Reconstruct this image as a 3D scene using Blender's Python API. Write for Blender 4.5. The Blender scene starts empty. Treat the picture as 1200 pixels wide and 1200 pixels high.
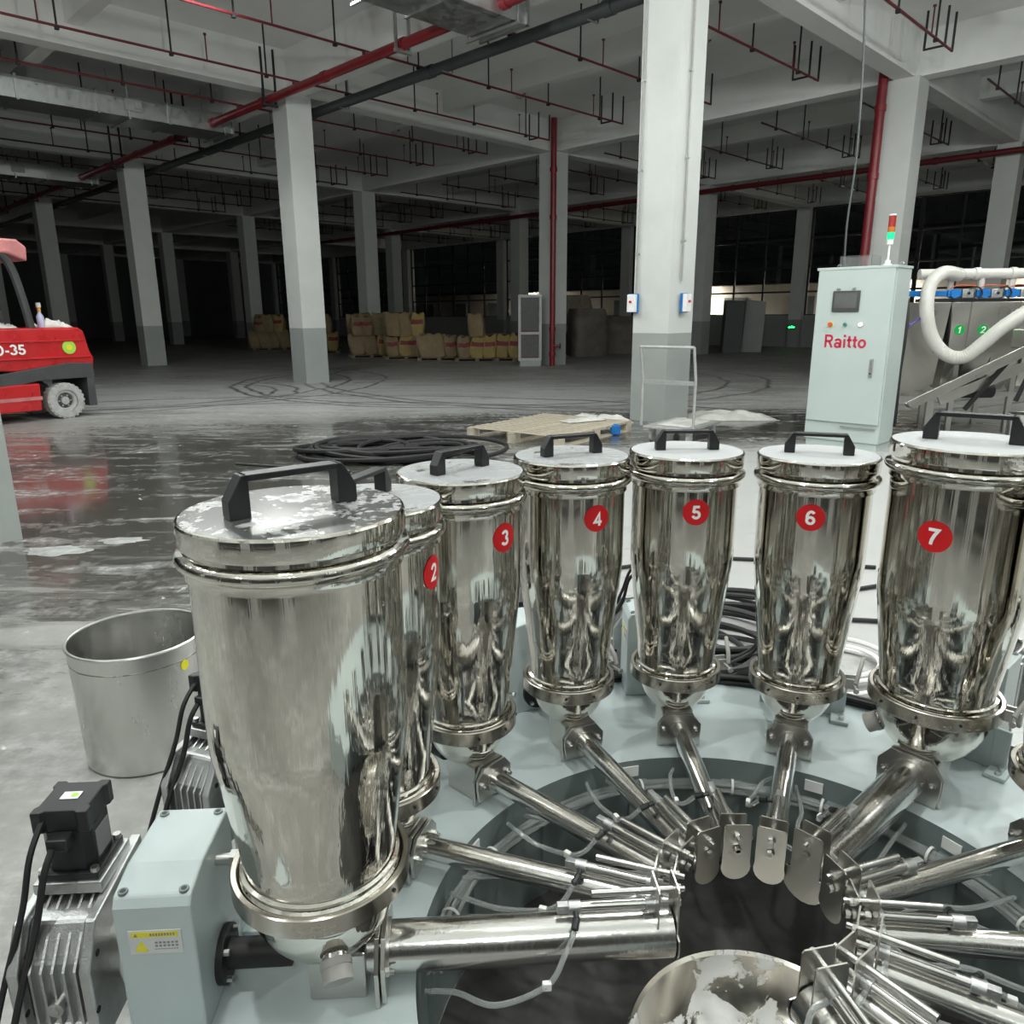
import bpy, bmesh, math, random
from mathutils import Vector, Matrix, noise as mnoise

random.seed(7)
PI = math.pi
SC = bpy.context.scene
COL = SC.collection

# ------------------------------------------------------------------ camera, world, exposure
CAM_H = 1.5
F_PX = 877.8
PITCH = math.radians(14.683)
ROLL = math.radians(0.342)
_fw = Vector((0, math.cos(PITCH), -math.sin(PITCH)))
_up0 = Vector((0, math.sin(PITCH), math.cos(PITCH)))
_r0 = Vector((1, 0, 0))
_rt = _r0 * math.cos(ROLL) - _up0 * math.sin(ROLL)
_up = _r0 * math.sin(ROLL) + _up0 * math.cos(ROLL)
cam_data = bpy.data.cameras.new('camera')
cam_data.sensor_width = 36.0
cam_data.sensor_fit = 'HORIZONTAL'
cam_data.lens = 36.0 * F_PX / 1200.0
cam_data.clip_start = 0.05
cam_data.clip_end = 400
cam = bpy.data.objects.new('camera', cam_data)
COL.objects.link(cam)
cam.matrix_world = Matrix(((_rt.x, _up.x, -_fw.x, 0), (_rt.y, _up.y, -_fw.y, 0), (_rt.z, _up.z, -_fw.z, CAM_H), (0, 0, 0, 1)))
SC.camera = cam

world = bpy.data.worlds.new('night')
SC.world = world
world.use_nodes = True
world.node_tree.nodes['Background'].inputs[0].default_value = (0.006, 0.0065, 0.007, 1)
world.node_tree.nodes['Background'].inputs[1].default_value = 0.35
SC.view_settings.view_transform = 'Standard'
SC.view_settings.look = 'None'
SC.view_settings.gamma = 1.0
SC.view_settings.use_curve_mapping = False
SC.view_settings.exposure = 0.0
LAMP_W = 235.0          # power of one high-bay lamp that is switched on

# ------------------------------------------------------------------ layout constants
E1 = Vector((-math.sqrt(.5), math.sqrt(.5), 0))     # building axis u
E2 = Vector((math.sqrt(.5), math.sqrt(.5), 0))      # building axis v
A0 = Vector((2.18, 11.1, 0))                        # the column u=0, v=0
S1, S2 = 9.8, 8.55
def G(u, v, z=0.0):
    return A0 + E1 * u + E2 * v + Vector((0, 0, z))
MG = Matrix.Translation(A0) @ Matrix.Rotation(PI / 4, 4, 'Z')   # local x = v (E2), local y = u (E1)
def at(x, y, Y):
    """point at forward distance Y that stands at photo pixel x, y"""
    d = _rt * ((x - 600) / F_PX) + _up * ((600 - y) / F_PX) + _fw
    return Vector((0, 0, CAM_H)) + d * (Y / d.y)
def fl(x, y, z=0.0):
    d = _rt * ((x - 600) / F_PX) + _up * ((600 - y) / F_PX) + _fw
    return Vector((0, 0, CAM_H)) + d * ((z - CAM_H) / d.z)

# ------------------------------------------------------------------ materials
MATS = {}
def newmat(name):
    m = bpy.data.materials.new(name); m.use_nodes = True
    nt = m.node_tree
    b = nt.nodes['Principled BSDF']
    MATS[name] = m
    return m, nt, b
def N(nt, typ, **kw):
    n = nt.nodes.new(typ)
    for k, v in kw.items():
        if k.startswith('i_'):
            n.inputs[k[2:].replace('_', ' ')].default_value = v
        else:
            setattr(n, k, v)
    return n
def ramp(nt, fac, stops):
    r = nt.nodes.new('ShaderNodeValToRGB')
    el = r.color_ramp.elements
    while len(el) < len(stops): el.new(0.5)
    for e, (p, c) in zip(el, stops):
        e.position = p
        e.color = (c, c, c, 1) if isinstance(c, (int, float)) else (*c, 1)
    nt.links.new(fac, r.inputs[0])
    return r
def coords(nt, scale=(1, 1, 1), kind='Object', loc=(0, 0, 0), rot=(0, 0, 0)):
    tc = nt.nodes.new('ShaderNodeTexCoord')
    mp = nt.nodes.new('ShaderNodeMapping')
    mp.inputs['Scale'].default_value = scale
    mp.inputs['Location'].default_value = loc
    mp.inputs['Rotation'].default_value = rot
    nt.links.new(tc.outputs[kind], mp.inputs[0])
    return mp.outputs[0]
def noise(nt, vec, scale, detail=4, rough=.55, dist=0.0):
    n = nt.nodes.new('ShaderNodeTexNoise')
    n.inputs['Scale'].default_value = scale
    n.inputs['Detail'].default_value = detail
    n.inputs['Roughness'].default_value = rough
    n.inputs['Distortion'].default_value = dist
    if vec is not None: nt.links.new(vec, n.inputs['Vector'])
    return n.outputs['Fac']
def math_(nt, op, a, b=None, c=None, clamp=False):
    n = nt.nodes.new('ShaderNodeMath'); n.operation = op; n.use_clamp = clamp
    for i, s in enumerate((a, b, c)):
        if s is None: continue
        if isinstance(s, (int, float)): n.inputs[i].default_value = s
        else: nt.links.new(s, n.inputs[i])
    return n.outputs[0]
def mixc(nt, fac, a, b):
    n = nt.nodes.new('ShaderNodeMix'); n.data_type = 'RGBA'
    if isinstance(fac, (int, float)): n.inputs[0].default_value = fac
    else: nt.links.new(fac, n.inputs[0])
    for i, s in ((6, a), (7, b)):
        if isinstance(s, tuple): n.inputs[i].default_value = (*s, 1)
        else: nt.links.new(s, n.inputs[i])
    return n.outputs[2]
def mixf(nt, fac, a, b):
    n = nt.nodes.new('ShaderNodeMix'); n.data_type = 'FLOAT'
    if isinstance(fac, (int, float)): n.inputs[0].default_value = fac
    else: nt.links.new(fac, n.inputs[0])
    for i, s in ((2, a), (3, b)):
        if isinstance(s, (int, float)): n.inputs[i].default_value = s
        else: nt.links.new(s, n.inputs[i])
    return n.outputs[0]
def bump(nt, b, height, strength=.2, dist=.01):
    n = nt.nodes.new('ShaderNodeBump')
    n.inputs['Strength'].default_value = strength
    n.inputs['Distance'].default_value = dist
    nt.links.new(height, n.inputs['Height'])
    nt.links.new(n.outputs[0], b.inputs['Normal'])
    return n

def plain(name, color, rough=.5, metal=0.0, var=.12, scale=6.0, bumpy=0.0, coat=0.0):
    m, nt, b = newmat(name)
    v = coords(nt)
    f = noise(nt, v, scale, 5)
    lo = tuple(max(0, c * (1 - var)) for c in color); hi = tuple(min(1, c * (1 + var)) for c in color)
    r = ramp(nt, f, [(.3, lo), (.7, hi)])
    nt.links.new(r.outputs[0], b.inputs['Base Color'])
    r2 = ramp(nt, f, [(.3, max(.02, rough * .88)), (.7, min(1, rough * 1.12))])
    nt.links.new(r2.outputs[0], b.inputs['Roughness'])
    b.inputs['Metallic'].default_value = metal
    if coat: b.inputs['Coat Weight'].default_value = coat
    if bumpy: bump(nt, b, noise(nt, v, scale * 8, 4), bumpy, .01)
    return m

def emit(name, color, strength):
    m, nt, b = newmat(name)
    b.inputs['Base Color'].default_value = (*color, 1)
    b.inputs['Emission Color'].default_value = (*color, 1)
    b.inputs['Emission Strength'].default_value = strength
    f = noise(nt, coords(nt), 5)
    r = ramp(nt, f, [(0, .3), (1, .4)])
    nt.links.new(r.outputs[0], b.inputs['Roughness'])
    return m

def polished(name, color=(.66, .64, .60), rough=.07, streak=.25, dent=.15):
    """mirror-polished sheet steel: faint vertical rolling streaks and shallow waviness"""
    m, nt, b = newmat(name)
    b.inputs['Metallic'].default_value = 1.0
    v1 = coords(nt, (62, 62, .8))
    v2 = coords(nt, (9, 9, 4))
    n1 = noise(nt, v1, 1.0, 3, .6)
    n2 = noise(nt, v2, 1.0, 2, .5, .4)
    sz = nt.nodes.new('ShaderNodeSeparateXYZ'); nt.links.new(coords(nt), sz.inputs[0])
    cone = ramp(nt, sz.outputs[2], [(.50, 1.0), (.56, .12)]).outputs[0]        # the hand-beaten cone is wavier than the rolled barrel
    h = math_(nt, 'ADD', math_(nt, 'MULTIPLY', n1, streak), math_(nt, 'MULTIPLY', math_(nt, 'MULTIPLY', n2, dent), cone))
    bump(nt, b, h, .55, .004)
    smear = noise(nt, coords(nt, (5, 5, 2)), 1.0, 6, .65)
    r = ramp(nt, smear, [(.35, rough), (.75, rough * 2.2)])
    nt.links.new(r.outputs[0], b.inputs['Roughness'])
    c = ramp(nt, smear, [(.3, color), (.8, tuple(c * .9 for c in color))])
    nt.links.new(c.outputs[0], b.inputs['Base Color'])
    return m

def dusty_steel(name, amount, dustcol=(.62, .63, .64)):
    """polished lid top with a dusting of white powder wiped into patches"""
    m, nt, b = newmat(name)
    v = coords(nt, (1, 1, 1))
    n1 = noise(nt, v, 7, 8, .7, .6)
    n2 = noise(nt, v, 60, 4, .6)
    f = math_(nt, 'ADD', n1, math_(nt, 'MULTIPLY', math_(nt, 'SUBTRACT', n2, .5), .35))
    k = ramp(nt, f, [(.62 - amount * .5, 0.0), (.74 - amount * .4, 1.0)])
    k = math_(nt, 'MAXIMUM', k.outputs[0], amount * .45)
    nt.links.new(mixc(nt, k, (.5, .5, .49), dustcol), b.inputs['Base Color'])
    nt.links.new(mixf(nt, k, 1.0, .05), b.inputs['Metallic'])
    nt.links.new(mixf(nt, k, .13, .75), b.inputs['Roughness'])
    return m

def brushed(name, color, rough=.25, ax=(60, 60, 2), bmp=.03):
    m, nt, b = newmat(name)
    b.inputs['Metallic'].default_value = 1.0
    n1 = noise(nt, coords(nt, ax), 1.0, 4, .6)
    n2 = noise(nt, coords(nt, (12, 12, 12)), 1.0, 5, .65)
    r = ramp(nt, math_(nt, 'ADD', math_(nt, 'MULTIPLY', n1, .5), math_(nt, 'MULTIPLY', n2, .5)), [(.3, rough * .7), (.7, rough * 1.5)])
    nt.links.new(r.outputs[0], b.inputs['Roughness'])
    c = ramp(nt, n2, [(.25, tuple(x * .92 for x in color)), (.7, color)])
    nt.links.new(c.outputs[0], b.inputs['Base Color'])
    if bmp: bump(nt, b, n1, bmp, .001)
    return m

def clear(name, color=(.93, .95, .95), rough=.12, alpha=1.0, trans=.9, ior=1.25):
    m, nt, b = newmat(name)
    f = noise(nt, coords(nt), 14, 3)
    r = ramp(nt, f, [(.3, rough * .8), (.7, rough * 1.3)])
    nt.links.new(r.outputs[0], b.inputs['Roughness'])
    b.inputs['Base Color'].default_value = (*color, 1)
    b.inputs['Transmission Weight'].default_value = trans
    b.inputs['IOR'].default_value = ior
    b.inputs['Alpha'].default_value = alpha
    return m

def floor_material():
    m, nt, b = newmat('wet_dusty_concrete')
    L = nt.links
    base = coords(nt)
    n_big = noise(nt, base, .55, 6, .6, .3)
    n_fine = noise(nt, base, 9, 8, .65)
    n_stk = noise(nt, coords(nt, (.55, 2.2, 1), rot=(0, 0, math.radians(12))), 1.3, 9, .68, .5)   # wiped, raked film of mud
    dry = ramp(nt, math_(nt, 'ADD', math_(nt, 'MULTIPLY', n_big, .6), math_(nt, 'MULTIPLY', n_fine, .4)),
               [(.30, (.16, .157, .145)), (.5, (.265, .264, .252)), (.70, (.39, .392, .38))])
    # wet area
    sep = nt.nodes.new('ShaderNodeSeparateXYZ'); L.new(base, sep.inputs[0])
    X, Y = sep.outputs[0], sep.outputs[1]
    def ell(cx, cy, rx, ry, ang=0.0):
        ca, sa = math.cos(ang), math.sin(ang)
        dx = math_(nt, 'SUBTRACT', X, cx); dy = math_(nt, 'SUBTRACT', Y, cy)
        a = math_(nt, 'ADD', math_(nt, 'MULTIPLY', dx, ca / rx), math_(nt, 'MULTIPLY', dy, sa / rx))
        c = math_(nt, 'ADD', math_(nt, 'MULTIPLY', dx, -sa / ry), math_(nt, 'MULTIPLY', dy, ca / ry))
        d = math_(nt, 'SQRT', math_(nt, 'ADD', math_(nt, 'MULTIPLY', a, a), math_(nt, 'MULTIPLY', c, c)))
        return math_(nt, 'SUBTRACT', 1.0, d)
    w1 = ell(-3.2, 6.7, 6.8, 4.9, math.radians(-14))
    w2 = ell(1.5, 10.5, 7.5, 2.6, math.radians(4))
    w = math_(nt, 'MAXIMUM', w1, w2)
    wn = math_(nt, 'ADD', w, math_(nt, 'MULTIPLY', math_(nt, 'SUBTRACT', n_stk, .5), 1.9))
    wet = ramp(nt, wn, [(.12, 0.0), (.46, 1.0)]).outputs[0]
    # pale powder film
    pn = math_(nt, 'ADD', n_stk, math_(nt, 'MULTIPLY', math_(nt, 'SUBTRACT', n_fine, .5), .5))
    lighter = ramp(nt, ell(3.4, 5.4, 4.8, 4.2), [(.0, 0.0), (.5, .34)]).outputs[0]
    lighter2 = ramp(nt, ell(-4.0, 15.0, 11.0, 4.0, math.radians(-8)), [(.0, 0.0), (.5, .24)]).outputs[0]
    pn = math_(nt, 'ADD', pn, math_(nt, 'ADD', lighter, lighter2))
    powder = ramp(nt, pn, [(.50, 0.0), (.74, .88)]).outputs[0]
    # tyre marks: thin dark arcs scrubbed through the film
    tm = None
    for cx, cy, r, wd in ((-7.2, 15.4, 2.3, .07), (-7.2, 15.4, 2.75, .07), (-9.5, 17.6, 5.6, .08), (-9.3, 17.9, 6.25, .08), (-.5, 18.6, 5.6, .08), (-.2, 18.9, 6.3, .09),
                          (3.5, 20.5, 8.4, .09), (3.9, 20.9, 9.3, .09), (-3.0, 4.0, 9.6, .10), (-3.4, 4.2, 10.6, .10)):
        dx = math_(nt, 'SUBTRACT', X, cx); dy = math_(nt, 'SUBTRACT', Y, cy)
        d = math_(nt, 'SQRT', math_(nt, 'ADD', math_(nt, 'MULTIPLY', dx, dx), math_(nt, 'MULTIPLY', dy, dy)))
        d = math_(nt, 'ADD', d, math_(nt, 'MULTIPLY', math_(nt, 'SUBTRACT', n_big, .5), .5))
        k = math_(nt, 'SUBTRACT', 1.0, math_(nt, 'DIVIDE', math_(nt, 'ABSOLUTE', math_(nt, 'SUBTRACT', d, r)), wd), clamp=True)
        tm = k if tm is None else math_(nt, 'MAXIMUM', tm, k)
    tm = math_(nt, 'MULTIPLY', tm, ramp(nt, n_stk, [(.34, .15), (.52, 1.0)]).outputs[0])
    c = mixc(nt, wet, dry.outputs[0], (.080, .077, .070))
    c = mixc(nt, powder, c, (.46, .465, .46))
    c = mixc(nt, tm, c, (.06, .058, .055))
    # flakes of fallen powder
    fk = ramp(nt, noise(nt, base, 3.2, 3, .4, 1.2), [(.72, 0.0), (.735, .8)]).outputs[0]
    fk = math_(nt, 'MULTIPLY', fk, ramp(nt, n_fine, [(.45, 0.0), (.55, 1.0)]).outputs[0])
    c = mixc(nt, fk, c, (.62, .62, .61))
    L.new(c, b.inputs['Base Color'])
    ro = mixf(nt, wet, .50, .10)
    ro = mixf(nt, powder, ro, .42)
    ro = mixf(nt, fk, ro, .8)
    L.new(ro, b.inputs['Roughness'])
    b.inputs['IOR'].default_value = 1.5
    hb = mixf(nt, wet, n_fine, .5)
    bump(nt, b, hb, .25, .006)
    return m

floor_material()
plain('white_paint', (.60, .625, .605), .55, var=.05, scale=1.5, bumpy=.03)
plain('grey_band_paint', (.33, .355, .345), .45, var=.06, scale=1.5, bumpy=.03)
plain('ceiling_paint', (.72, .735, .715), .8, var=.06, scale=.8)
plain('dark_plaster', (.12, .13, .13), .8, var=.1, scale=.7)
plain('red_pipe_paint', (.115, .012, .017), .38, var=.15, scale=3)
plain('rust_pipe_paint', (.055, .014, .015), .45, var=.2, scale=3)
plain('black_iron', (.025, .025, .025), .55, .3)
plain('dark_pvc', (.040, .048, .050), .45)
brushed('galvanised', (.52, .54, .53), .36, (6, 6, 6))
plain('lamp_housing', (.06, .06, .065), .5, .4)
emit('lamp_lit', (1.0, .98, .94), 8.0)
plain('lamp_off', (.35, .35, .34), .3)
polished('steel_polished', (.70, .675, .62), .042, .32, .16)
polished('steel_dull', (.68, .68, .66), .15, .2, .10)
polished('steel_tube', (.68, .67, .65), .13, .25, .10)
plain('steel_satin', (.58, .565, .535), .30, 1.0, .05, 3)
brushed('steel_clamp', (.52, .49, .44), .22, (8, 8, 40))
brushed('cylinder_steel', (.72, .71, .69), .20, (60, 60, 2))
plain('aluminium_cast', (.55, .56, .56), .42, 1.0, .12, 30, .12)
plain('zinc', (.62, .62, .60), .32, 1.0, .1, 40)
dusty_steel('lid_dust_thin', .26, (.30, .31, .32))
dusty_steel('lid_dust_half', .50, (.27, .28, .29))
dusty_steel('lid_dust_heavy', .75, (.38, .39, .40))
plain('black_plastic', (.014, .015, .017), .42, 0, .2, 20)
plain('black_rubber', (.016, .016, .017), .62, 0, .25, 9)
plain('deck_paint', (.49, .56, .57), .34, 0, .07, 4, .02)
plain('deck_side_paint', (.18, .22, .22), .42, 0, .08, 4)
plain('well_floor', (.030, .029, .027), .42, 0, .6, 5, .1)
plain('sticker_red', (.56, .008, .012), .35, 0, .03)
plain('sticker_white', (.85, .85, .85), .4, 0, .02)
plain('label_silver', (.62, .63, .64), .35, 0, .04)
plain('label_yellow', (.80, .72, .03), .4, 0, .03)
plain('label_green', (.35, .70, .08), .4, 0, .03)
plain('ink_black', (.03, .03, .03), .5, 0, .1)
plain('ink_grey', (.25, .25, .26), .5, 0, .1)
plain('plug_plastic', (.38, .37, .35), .45, 0, .06)
clear('hose_clear', (.90, .93, .93), .10, 1.0, .82, 1.18)
plain('hose_big', (.60, .59, .55), .28, 0, .05, 3)
plain('tie_white', (.80, .80, .78), .45, 0, .04)
plain('cabinet_paint', (.47, .54, .525), .32, 0, .03, 2)
plain('logo_red', (.52, .02, .06), .4, 0, .03)
plain('screen_glass', (.12, .12, .12), .16, 0, .1)
emit('tower_green', (.01, .62, .20), 1.3)
plain('tower_red', (.33, .025, .02), .3)
plain('tower_amber', (.50, .14, .02), .3)
plain('button_yellow', (.75, .45, .04), .4)
plain('button_red', (.60, .10, .02), .4)
plain('button_green', (.02, .22, .14), .4)
emit('button_white', (.95, .95, .92), 1.2)
plain('valve_blue', (.01, .17, .52), .4)
plain('hose_violet', (.06, .04, .30), .4)
plain('hose_orange', (.72, .12, .05), .4)
plain('disc_green', (.0, .36, .06), .4)
emit('exit_green', (.03, .9, .22), 2.5)
plain('forklift_red', (.52, .012, .016), .28, 0, .12, 2.5, 0, .4)
plain('forklift_red_dusty', (.55, .20, .20), .55, 0, .3, 4)
plain('forklift_grey', (.055, .058, .062), .5, 0, .2, 5)
plain('tyre_dusty', (.42, .42, .41), .8, 0, .2, 14, .2)
plain('wood_pale', (.50, .45, .36), .7, 0, .2, 9, .1)
plain('wood_aged', (.20, .17, .13), .75, 0, .25, 9, .1)
plain('sack_kraft', (.27, .205, .115), .7, 0, .15, 5, .15)
plain('sack_yellow', (.38, .29, .105), .65, 0, .15, 5, .15)
plain('sack_print', (.22, .035, .045), .6, 0, .2, 8)
plain('wrap_brown', (.12, .105, .085), .5, 0, .25, 3, .2)
plain('plastic_film', (.60, .60, .57), .35, 0, .12, 6, .3)
plain('trolley_steel', (.56, .57, .56), .4, .6, .12, 10)
plain('door_frame_pale', (.45, .45, .43), .5, 0, .08)
plain('hydrant_red', (.13, .010, .015), .45, 0, .12)
plain('window_frame_dark', (.020, .022, .024), .5)
plain('powder_smear', (.34, .345, .34), .8, 0, .35, 12, .1)
plain('bag_white', (.62, .61, .58), .55, 0, .1, 8, .2)
plain('bottle_lilac', (.55, .56, .78), .4)
plain('bottle_orange', (.75, .32, .06), .4)
plain('asphalt', (.05, .05, .05), .9, 0, .3, 3)
plain('render_pale', (.55, .50, .42), .8, 0, .1, 1)
clear('night_glass', (.60, .64, .66), .02, 1.0, 1.0, 1.45)
clear('acrylic', (.9, .92, .92), .05, 1.0, .95, 1.3)
def powder_bowl():
    m, nt, b = newmat('bowl_powder')
    v = coords(nt)
    f = noise(nt, v, 9, 7, .62, .5)
    k = ramp(nt, f, [(.555, 0.0), (.58, 1.0)]).outputs[0]
    nt.links.new(mixc(nt, k, (.60, .57, .52), (.76, .76, .75)), b.inputs['Base Color'])
    nt.links.new(mixf(nt, k, 1.0, 0.0), b.inputs['Metallic'])
    nt.links.new(mixf(nt, k, .18, .85), b.inputs['Roughness'])
    bump(nt, b, k, .4, .004)
powder_bowl()
def smeared_floor():
    m, nt, b = newmat('well_rubber')
    v = coords(nt)
    f = noise(nt, v, 5, 7, .65, .6)
    c = ramp(nt, f, [(.35, (.020, .019, .018)), (.62, (.060, .058, .055)), (.8, (.17, .17, .165))])
    nt.links.new(c.outputs[0], b.inputs['Base Color'])
    b.inputs['Roughness'].default_value = .62
smeared_floor()
def red_dusty():
    m, nt, b = newmat('pipe_red_main')
    v = coords(nt)
    f = noise(nt, v, 2.0, 6, .6)
    c = ramp(nt, f, [(.3, (.15, .009, .015)), (.7, (.23, .015, .022))])
    nt.links.new(c.outputs[0], b.inputs['Base Color'])
    b.inputs['Roughness'].default_value = .35
red_dusty()

# ------------------------------------------------------------------ mesh builder
class MB:
    def __init__(s):
        s.v = []; s.f = []; s.m = []; s.sm = []
    def add(s, vs, fs, M=None, mat=0, smooth=False):
        o = len(s.v)
        if M is not None: vs = [M @ Vector(p) for p in vs]
        s.v.extend([tuple(p) for p in vs])
        for f in fs:
            s.f.append(tuple(i + o for i in f)); s.m.append(mat); s.sm.append(smooth)
        return s
    def box(s, c, d, M=None, mat=0, rz=0.0):
        x, y, z = (k / 2 for k in d)
        vs = [Vector((sx * x, sy * y, sz * z)) for sz in (-1, 1) for sx, sy in ((-1, -1), (1, -1), (1, 1), (-1, 1))]
        if rz: vs = [Matrix.Rotation(rz, 3, 'Z') @ p for p in vs]
        vs = [p + Vector(c) for p in vs]
        return s.add(vs, [(3, 2, 1, 0), (4, 5, 6, 7), (0, 1, 5, 4), (1, 2, 6, 5), (2, 3, 7, 6), (3, 0, 4, 7)], M, mat)
    def prism(s, poly, t0, t1, axes='xz', M=None, mat=0, smooth=False):
        """poly in the two given axes, extruded along the third from t0 to t1"""
        def P(a, b, t):
            if axes == 'xy': return Vector((a, b, t))
            if axes == 'xz': return Vector((a, t, b))
            return Vector((t, a, b))
        n = len(poly)
        vs = [P(a, b, t0) for a, b in poly] + [P(a, b, t1) for a, b in poly]
        fs = [tuple(range(n - 1, -1, -1)), tuple(range(n, 2 * n))] + [(i, (i + 1) % n, n + (i + 1) % n, n + i) for i in range(n)]
        if axes == 'xz': fs = [tuple(reversed(f)) for f in fs]
        return s.add(vs, fs, M, mat, smooth)
    def cyl(s, p0, p1, r0, r1=None, n=16, mat=0, M=None, caps=True):
        r1 = r0 if r1 is None else r1
        p0, p1 = Vector(p0), Vector(p1)
        d = (p1 - p0).normalized()
        a = d.orthogonal().normalized(); c = d.cross(a)
        vs = []
        for p, r in ((p0, r0), (p1, r1)):
            for i in range(n):
                t = 2 * PI * i / n
                vs.append(p + a * (r * math.cos(t)) + c * (r * math.sin(t)))
        s.add(vs, [(i, (i + 1) % n, n + (i + 1) % n, n + i) for i in range(n)], M, mat, True)
        if caps:
            s.add(vs[:n], [tuple(range(n - 1, -1, -1))], M, mat)
            s.add(vs[n:], [tuple(range(n))], M, mat)
        return s
    def lathe(s, prof, n=48, mat=0, M=None, smooth=True, a0=0.0, a1=2 * PI):
        """prof = [(r, z), ...] bottom to top on the outside"""
        full = abs(a1 - a0 - 2 * PI) < 1e-6
        k = n if full else n + 1
        vs = []
        for r, z in prof:
            for i in range(k):
                t = a0 + (a1 - a0) * i / n
                vs.append((r * math.cos(t), r * math.sin(t), z))
        fs = []
        for j in range(len(prof) - 1):
            if prof[j] == prof[j + 1]: continue
            for i in range(n):
                i2 = (i + 1) % k
                q = (j * k + i, j * k + i2, (j + 1) * k + i2, (j + 1) * k + i)
                if prof[j][0] < 1e-9: q = (q[0], q[2], q[3])
                elif prof[j + 1][0] < 1e-9: q = (q[0], q[1], q[2])
                fs.append(q)
        return s.add(vs, fs, M, mat, smooth)
    def tube(s, path, r, n=8, mat=0, M=None, closed=False, caps=True):
        P = [Vector(p) for p in path]
        m = len(P)
        tang = []
        for i in range(m):
            a = P[i - 1] if (i > 0 or closed) else P[i]
            b = P[(i + 1) % m] if (i < m - 1 or closed) else P[i]
            tang.append((b - a).normalized())
        a = tang[0].orthogonal().normalized()
        vs = []
        for i in range(m):
            a = (a - tang[i] * a.dot(tang[i])).normalized()
            c = tang[i].cross(a)
            rr = r[i] if isinstance(r, (list, tuple)) else r
            for j in range(n):
                t = 2 * PI * j / n
                vs.append(P[i] + a * (rr * math.cos(t)) + c * (rr * math.sin(t)))
        fs = []
        for i in range(m if closed else m - 1):
            i2 = (i + 1) % m
            for j in range(n):
                j2 = (j + 1) % n
                fs.append((i * n + j, i * n + j2, i2 * n + j2, i2 * n + j))
        s.add(vs, fs, M, mat, True)
        if caps and not closed:
            s.add(vs[:n], [tuple(range(n - 1, -1, -1))], M, mat)
            s.add(vs[-n:], [tuple(range(n))], M, mat)
        return s
    def mesh(s, name, mats):
        me = bpy.data.meshes.new(name)
        me.from_pydata(s.v, [], s.f)
        for mt in (mats if isinstance(mats, (list, tuple)) else [mats]):
            me.materials.append(MATS[mt])
        me.polygons.foreach_set('material_index', s.m)
        me.polygons.foreach_set('use_smooth', s.sm)
        me.update()
        if any(s.sm): me.set_sharp_from_angle(angle=math.radians(32))
        return me
    def build(s, name, mats, parent=None, bevel=0.0, M=None, seg=2, auto=True):
        o = bpy.data.objects.new(name, s.mesh(name, mats))
        return _finish(o, parent, bevel, M, seg)

def _finish(o, parent=None, bevel=0.0, M=None, seg=2):
    COL.objects.link(o)
    if parent is not None: o.parent = parent
    if M is not None: o.matrix_local = M
    if bevel:
        b = o.modifiers.new('bevel', 'BEVEL'); b.width = bevel; b.segments = seg; b.limit_method = 'ANGLE'; b.angle_limit = math.radians(40)
    return o
def part_copy(src, parent, M=None):
    o = src.copy(); COL.objects.link(o); o.parent = parent
    if M is not None: o.matrix_local = M
    return o
def tag(o, label, cat, group=None):
    o['label'] = label; o['category'] = cat
    if group: o['group'] = group
    return o
def thing(name, label, cat, M=None, group=None):
    o = bpy.data.objects.new(name, None); COL.objects.link(o)
    o.empty_display_size = .1
    if M is not None: o.matrix_world = M
    return tag(o, label, cat, group)
def structure(o, label=None):
    o['kind'] = 'structure'
    if label: o['label'] = label
    return o
def copy_tree(o, M=None, parent=None, label=None, group=None):
    c = o.copy(); COL.objects.link(c); c.parent = parent
    if M is not None: c.matrix_world = M
    if label: c['label'] = label
    if group: c['group'] = group
    for ch in o.children:                       # a copy keeps its own basis matrix, so parts stay where they sit on the thing
        d = ch.copy(); COL.objects.link(d); d.parent = c
        for g in ch.children:
            e = g.copy(); COL.objects.link(e); e.parent = d
    return c
def smooth_path(pts, k=8, closed=False):
    P = [Vector(p) for p in pts]; n = len(P); out = []
    rng = range(n if closed else n - 1)
    for i in rng:
        p0 = P[(i - 1) % n] if (closed or i > 0) else P[0] * 2 - P[1]
        p1 = P[i]; p2 = P[(i + 1) % n]
        p3 = P[(i + 2) % n] if (closed or i + 2 < n) else P[-1] * 2 - P[-2]
        for j in range(k):
            t = j / k
            out.append(.5 * ((2 * p1) + (p2 - p0) * t + (2 * p0 - 5 * p1 + 4 * p2 - p3) * t * t + (3 * p1 - p0 - 3 * p2 + p3) * t ** 3))
    if not closed: out.append(P[-1])
    return out
def _arc(cx, cy, rx, ry, a0, a1, n=14):
    return [(cx + rx * math.cos(math.radians(a0 + (a1 - a0) * i / n)), cy + ry * math.sin(math.radians(a0 + (a1 - a0) * i / n))) for i in range(n + 1)]
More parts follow.
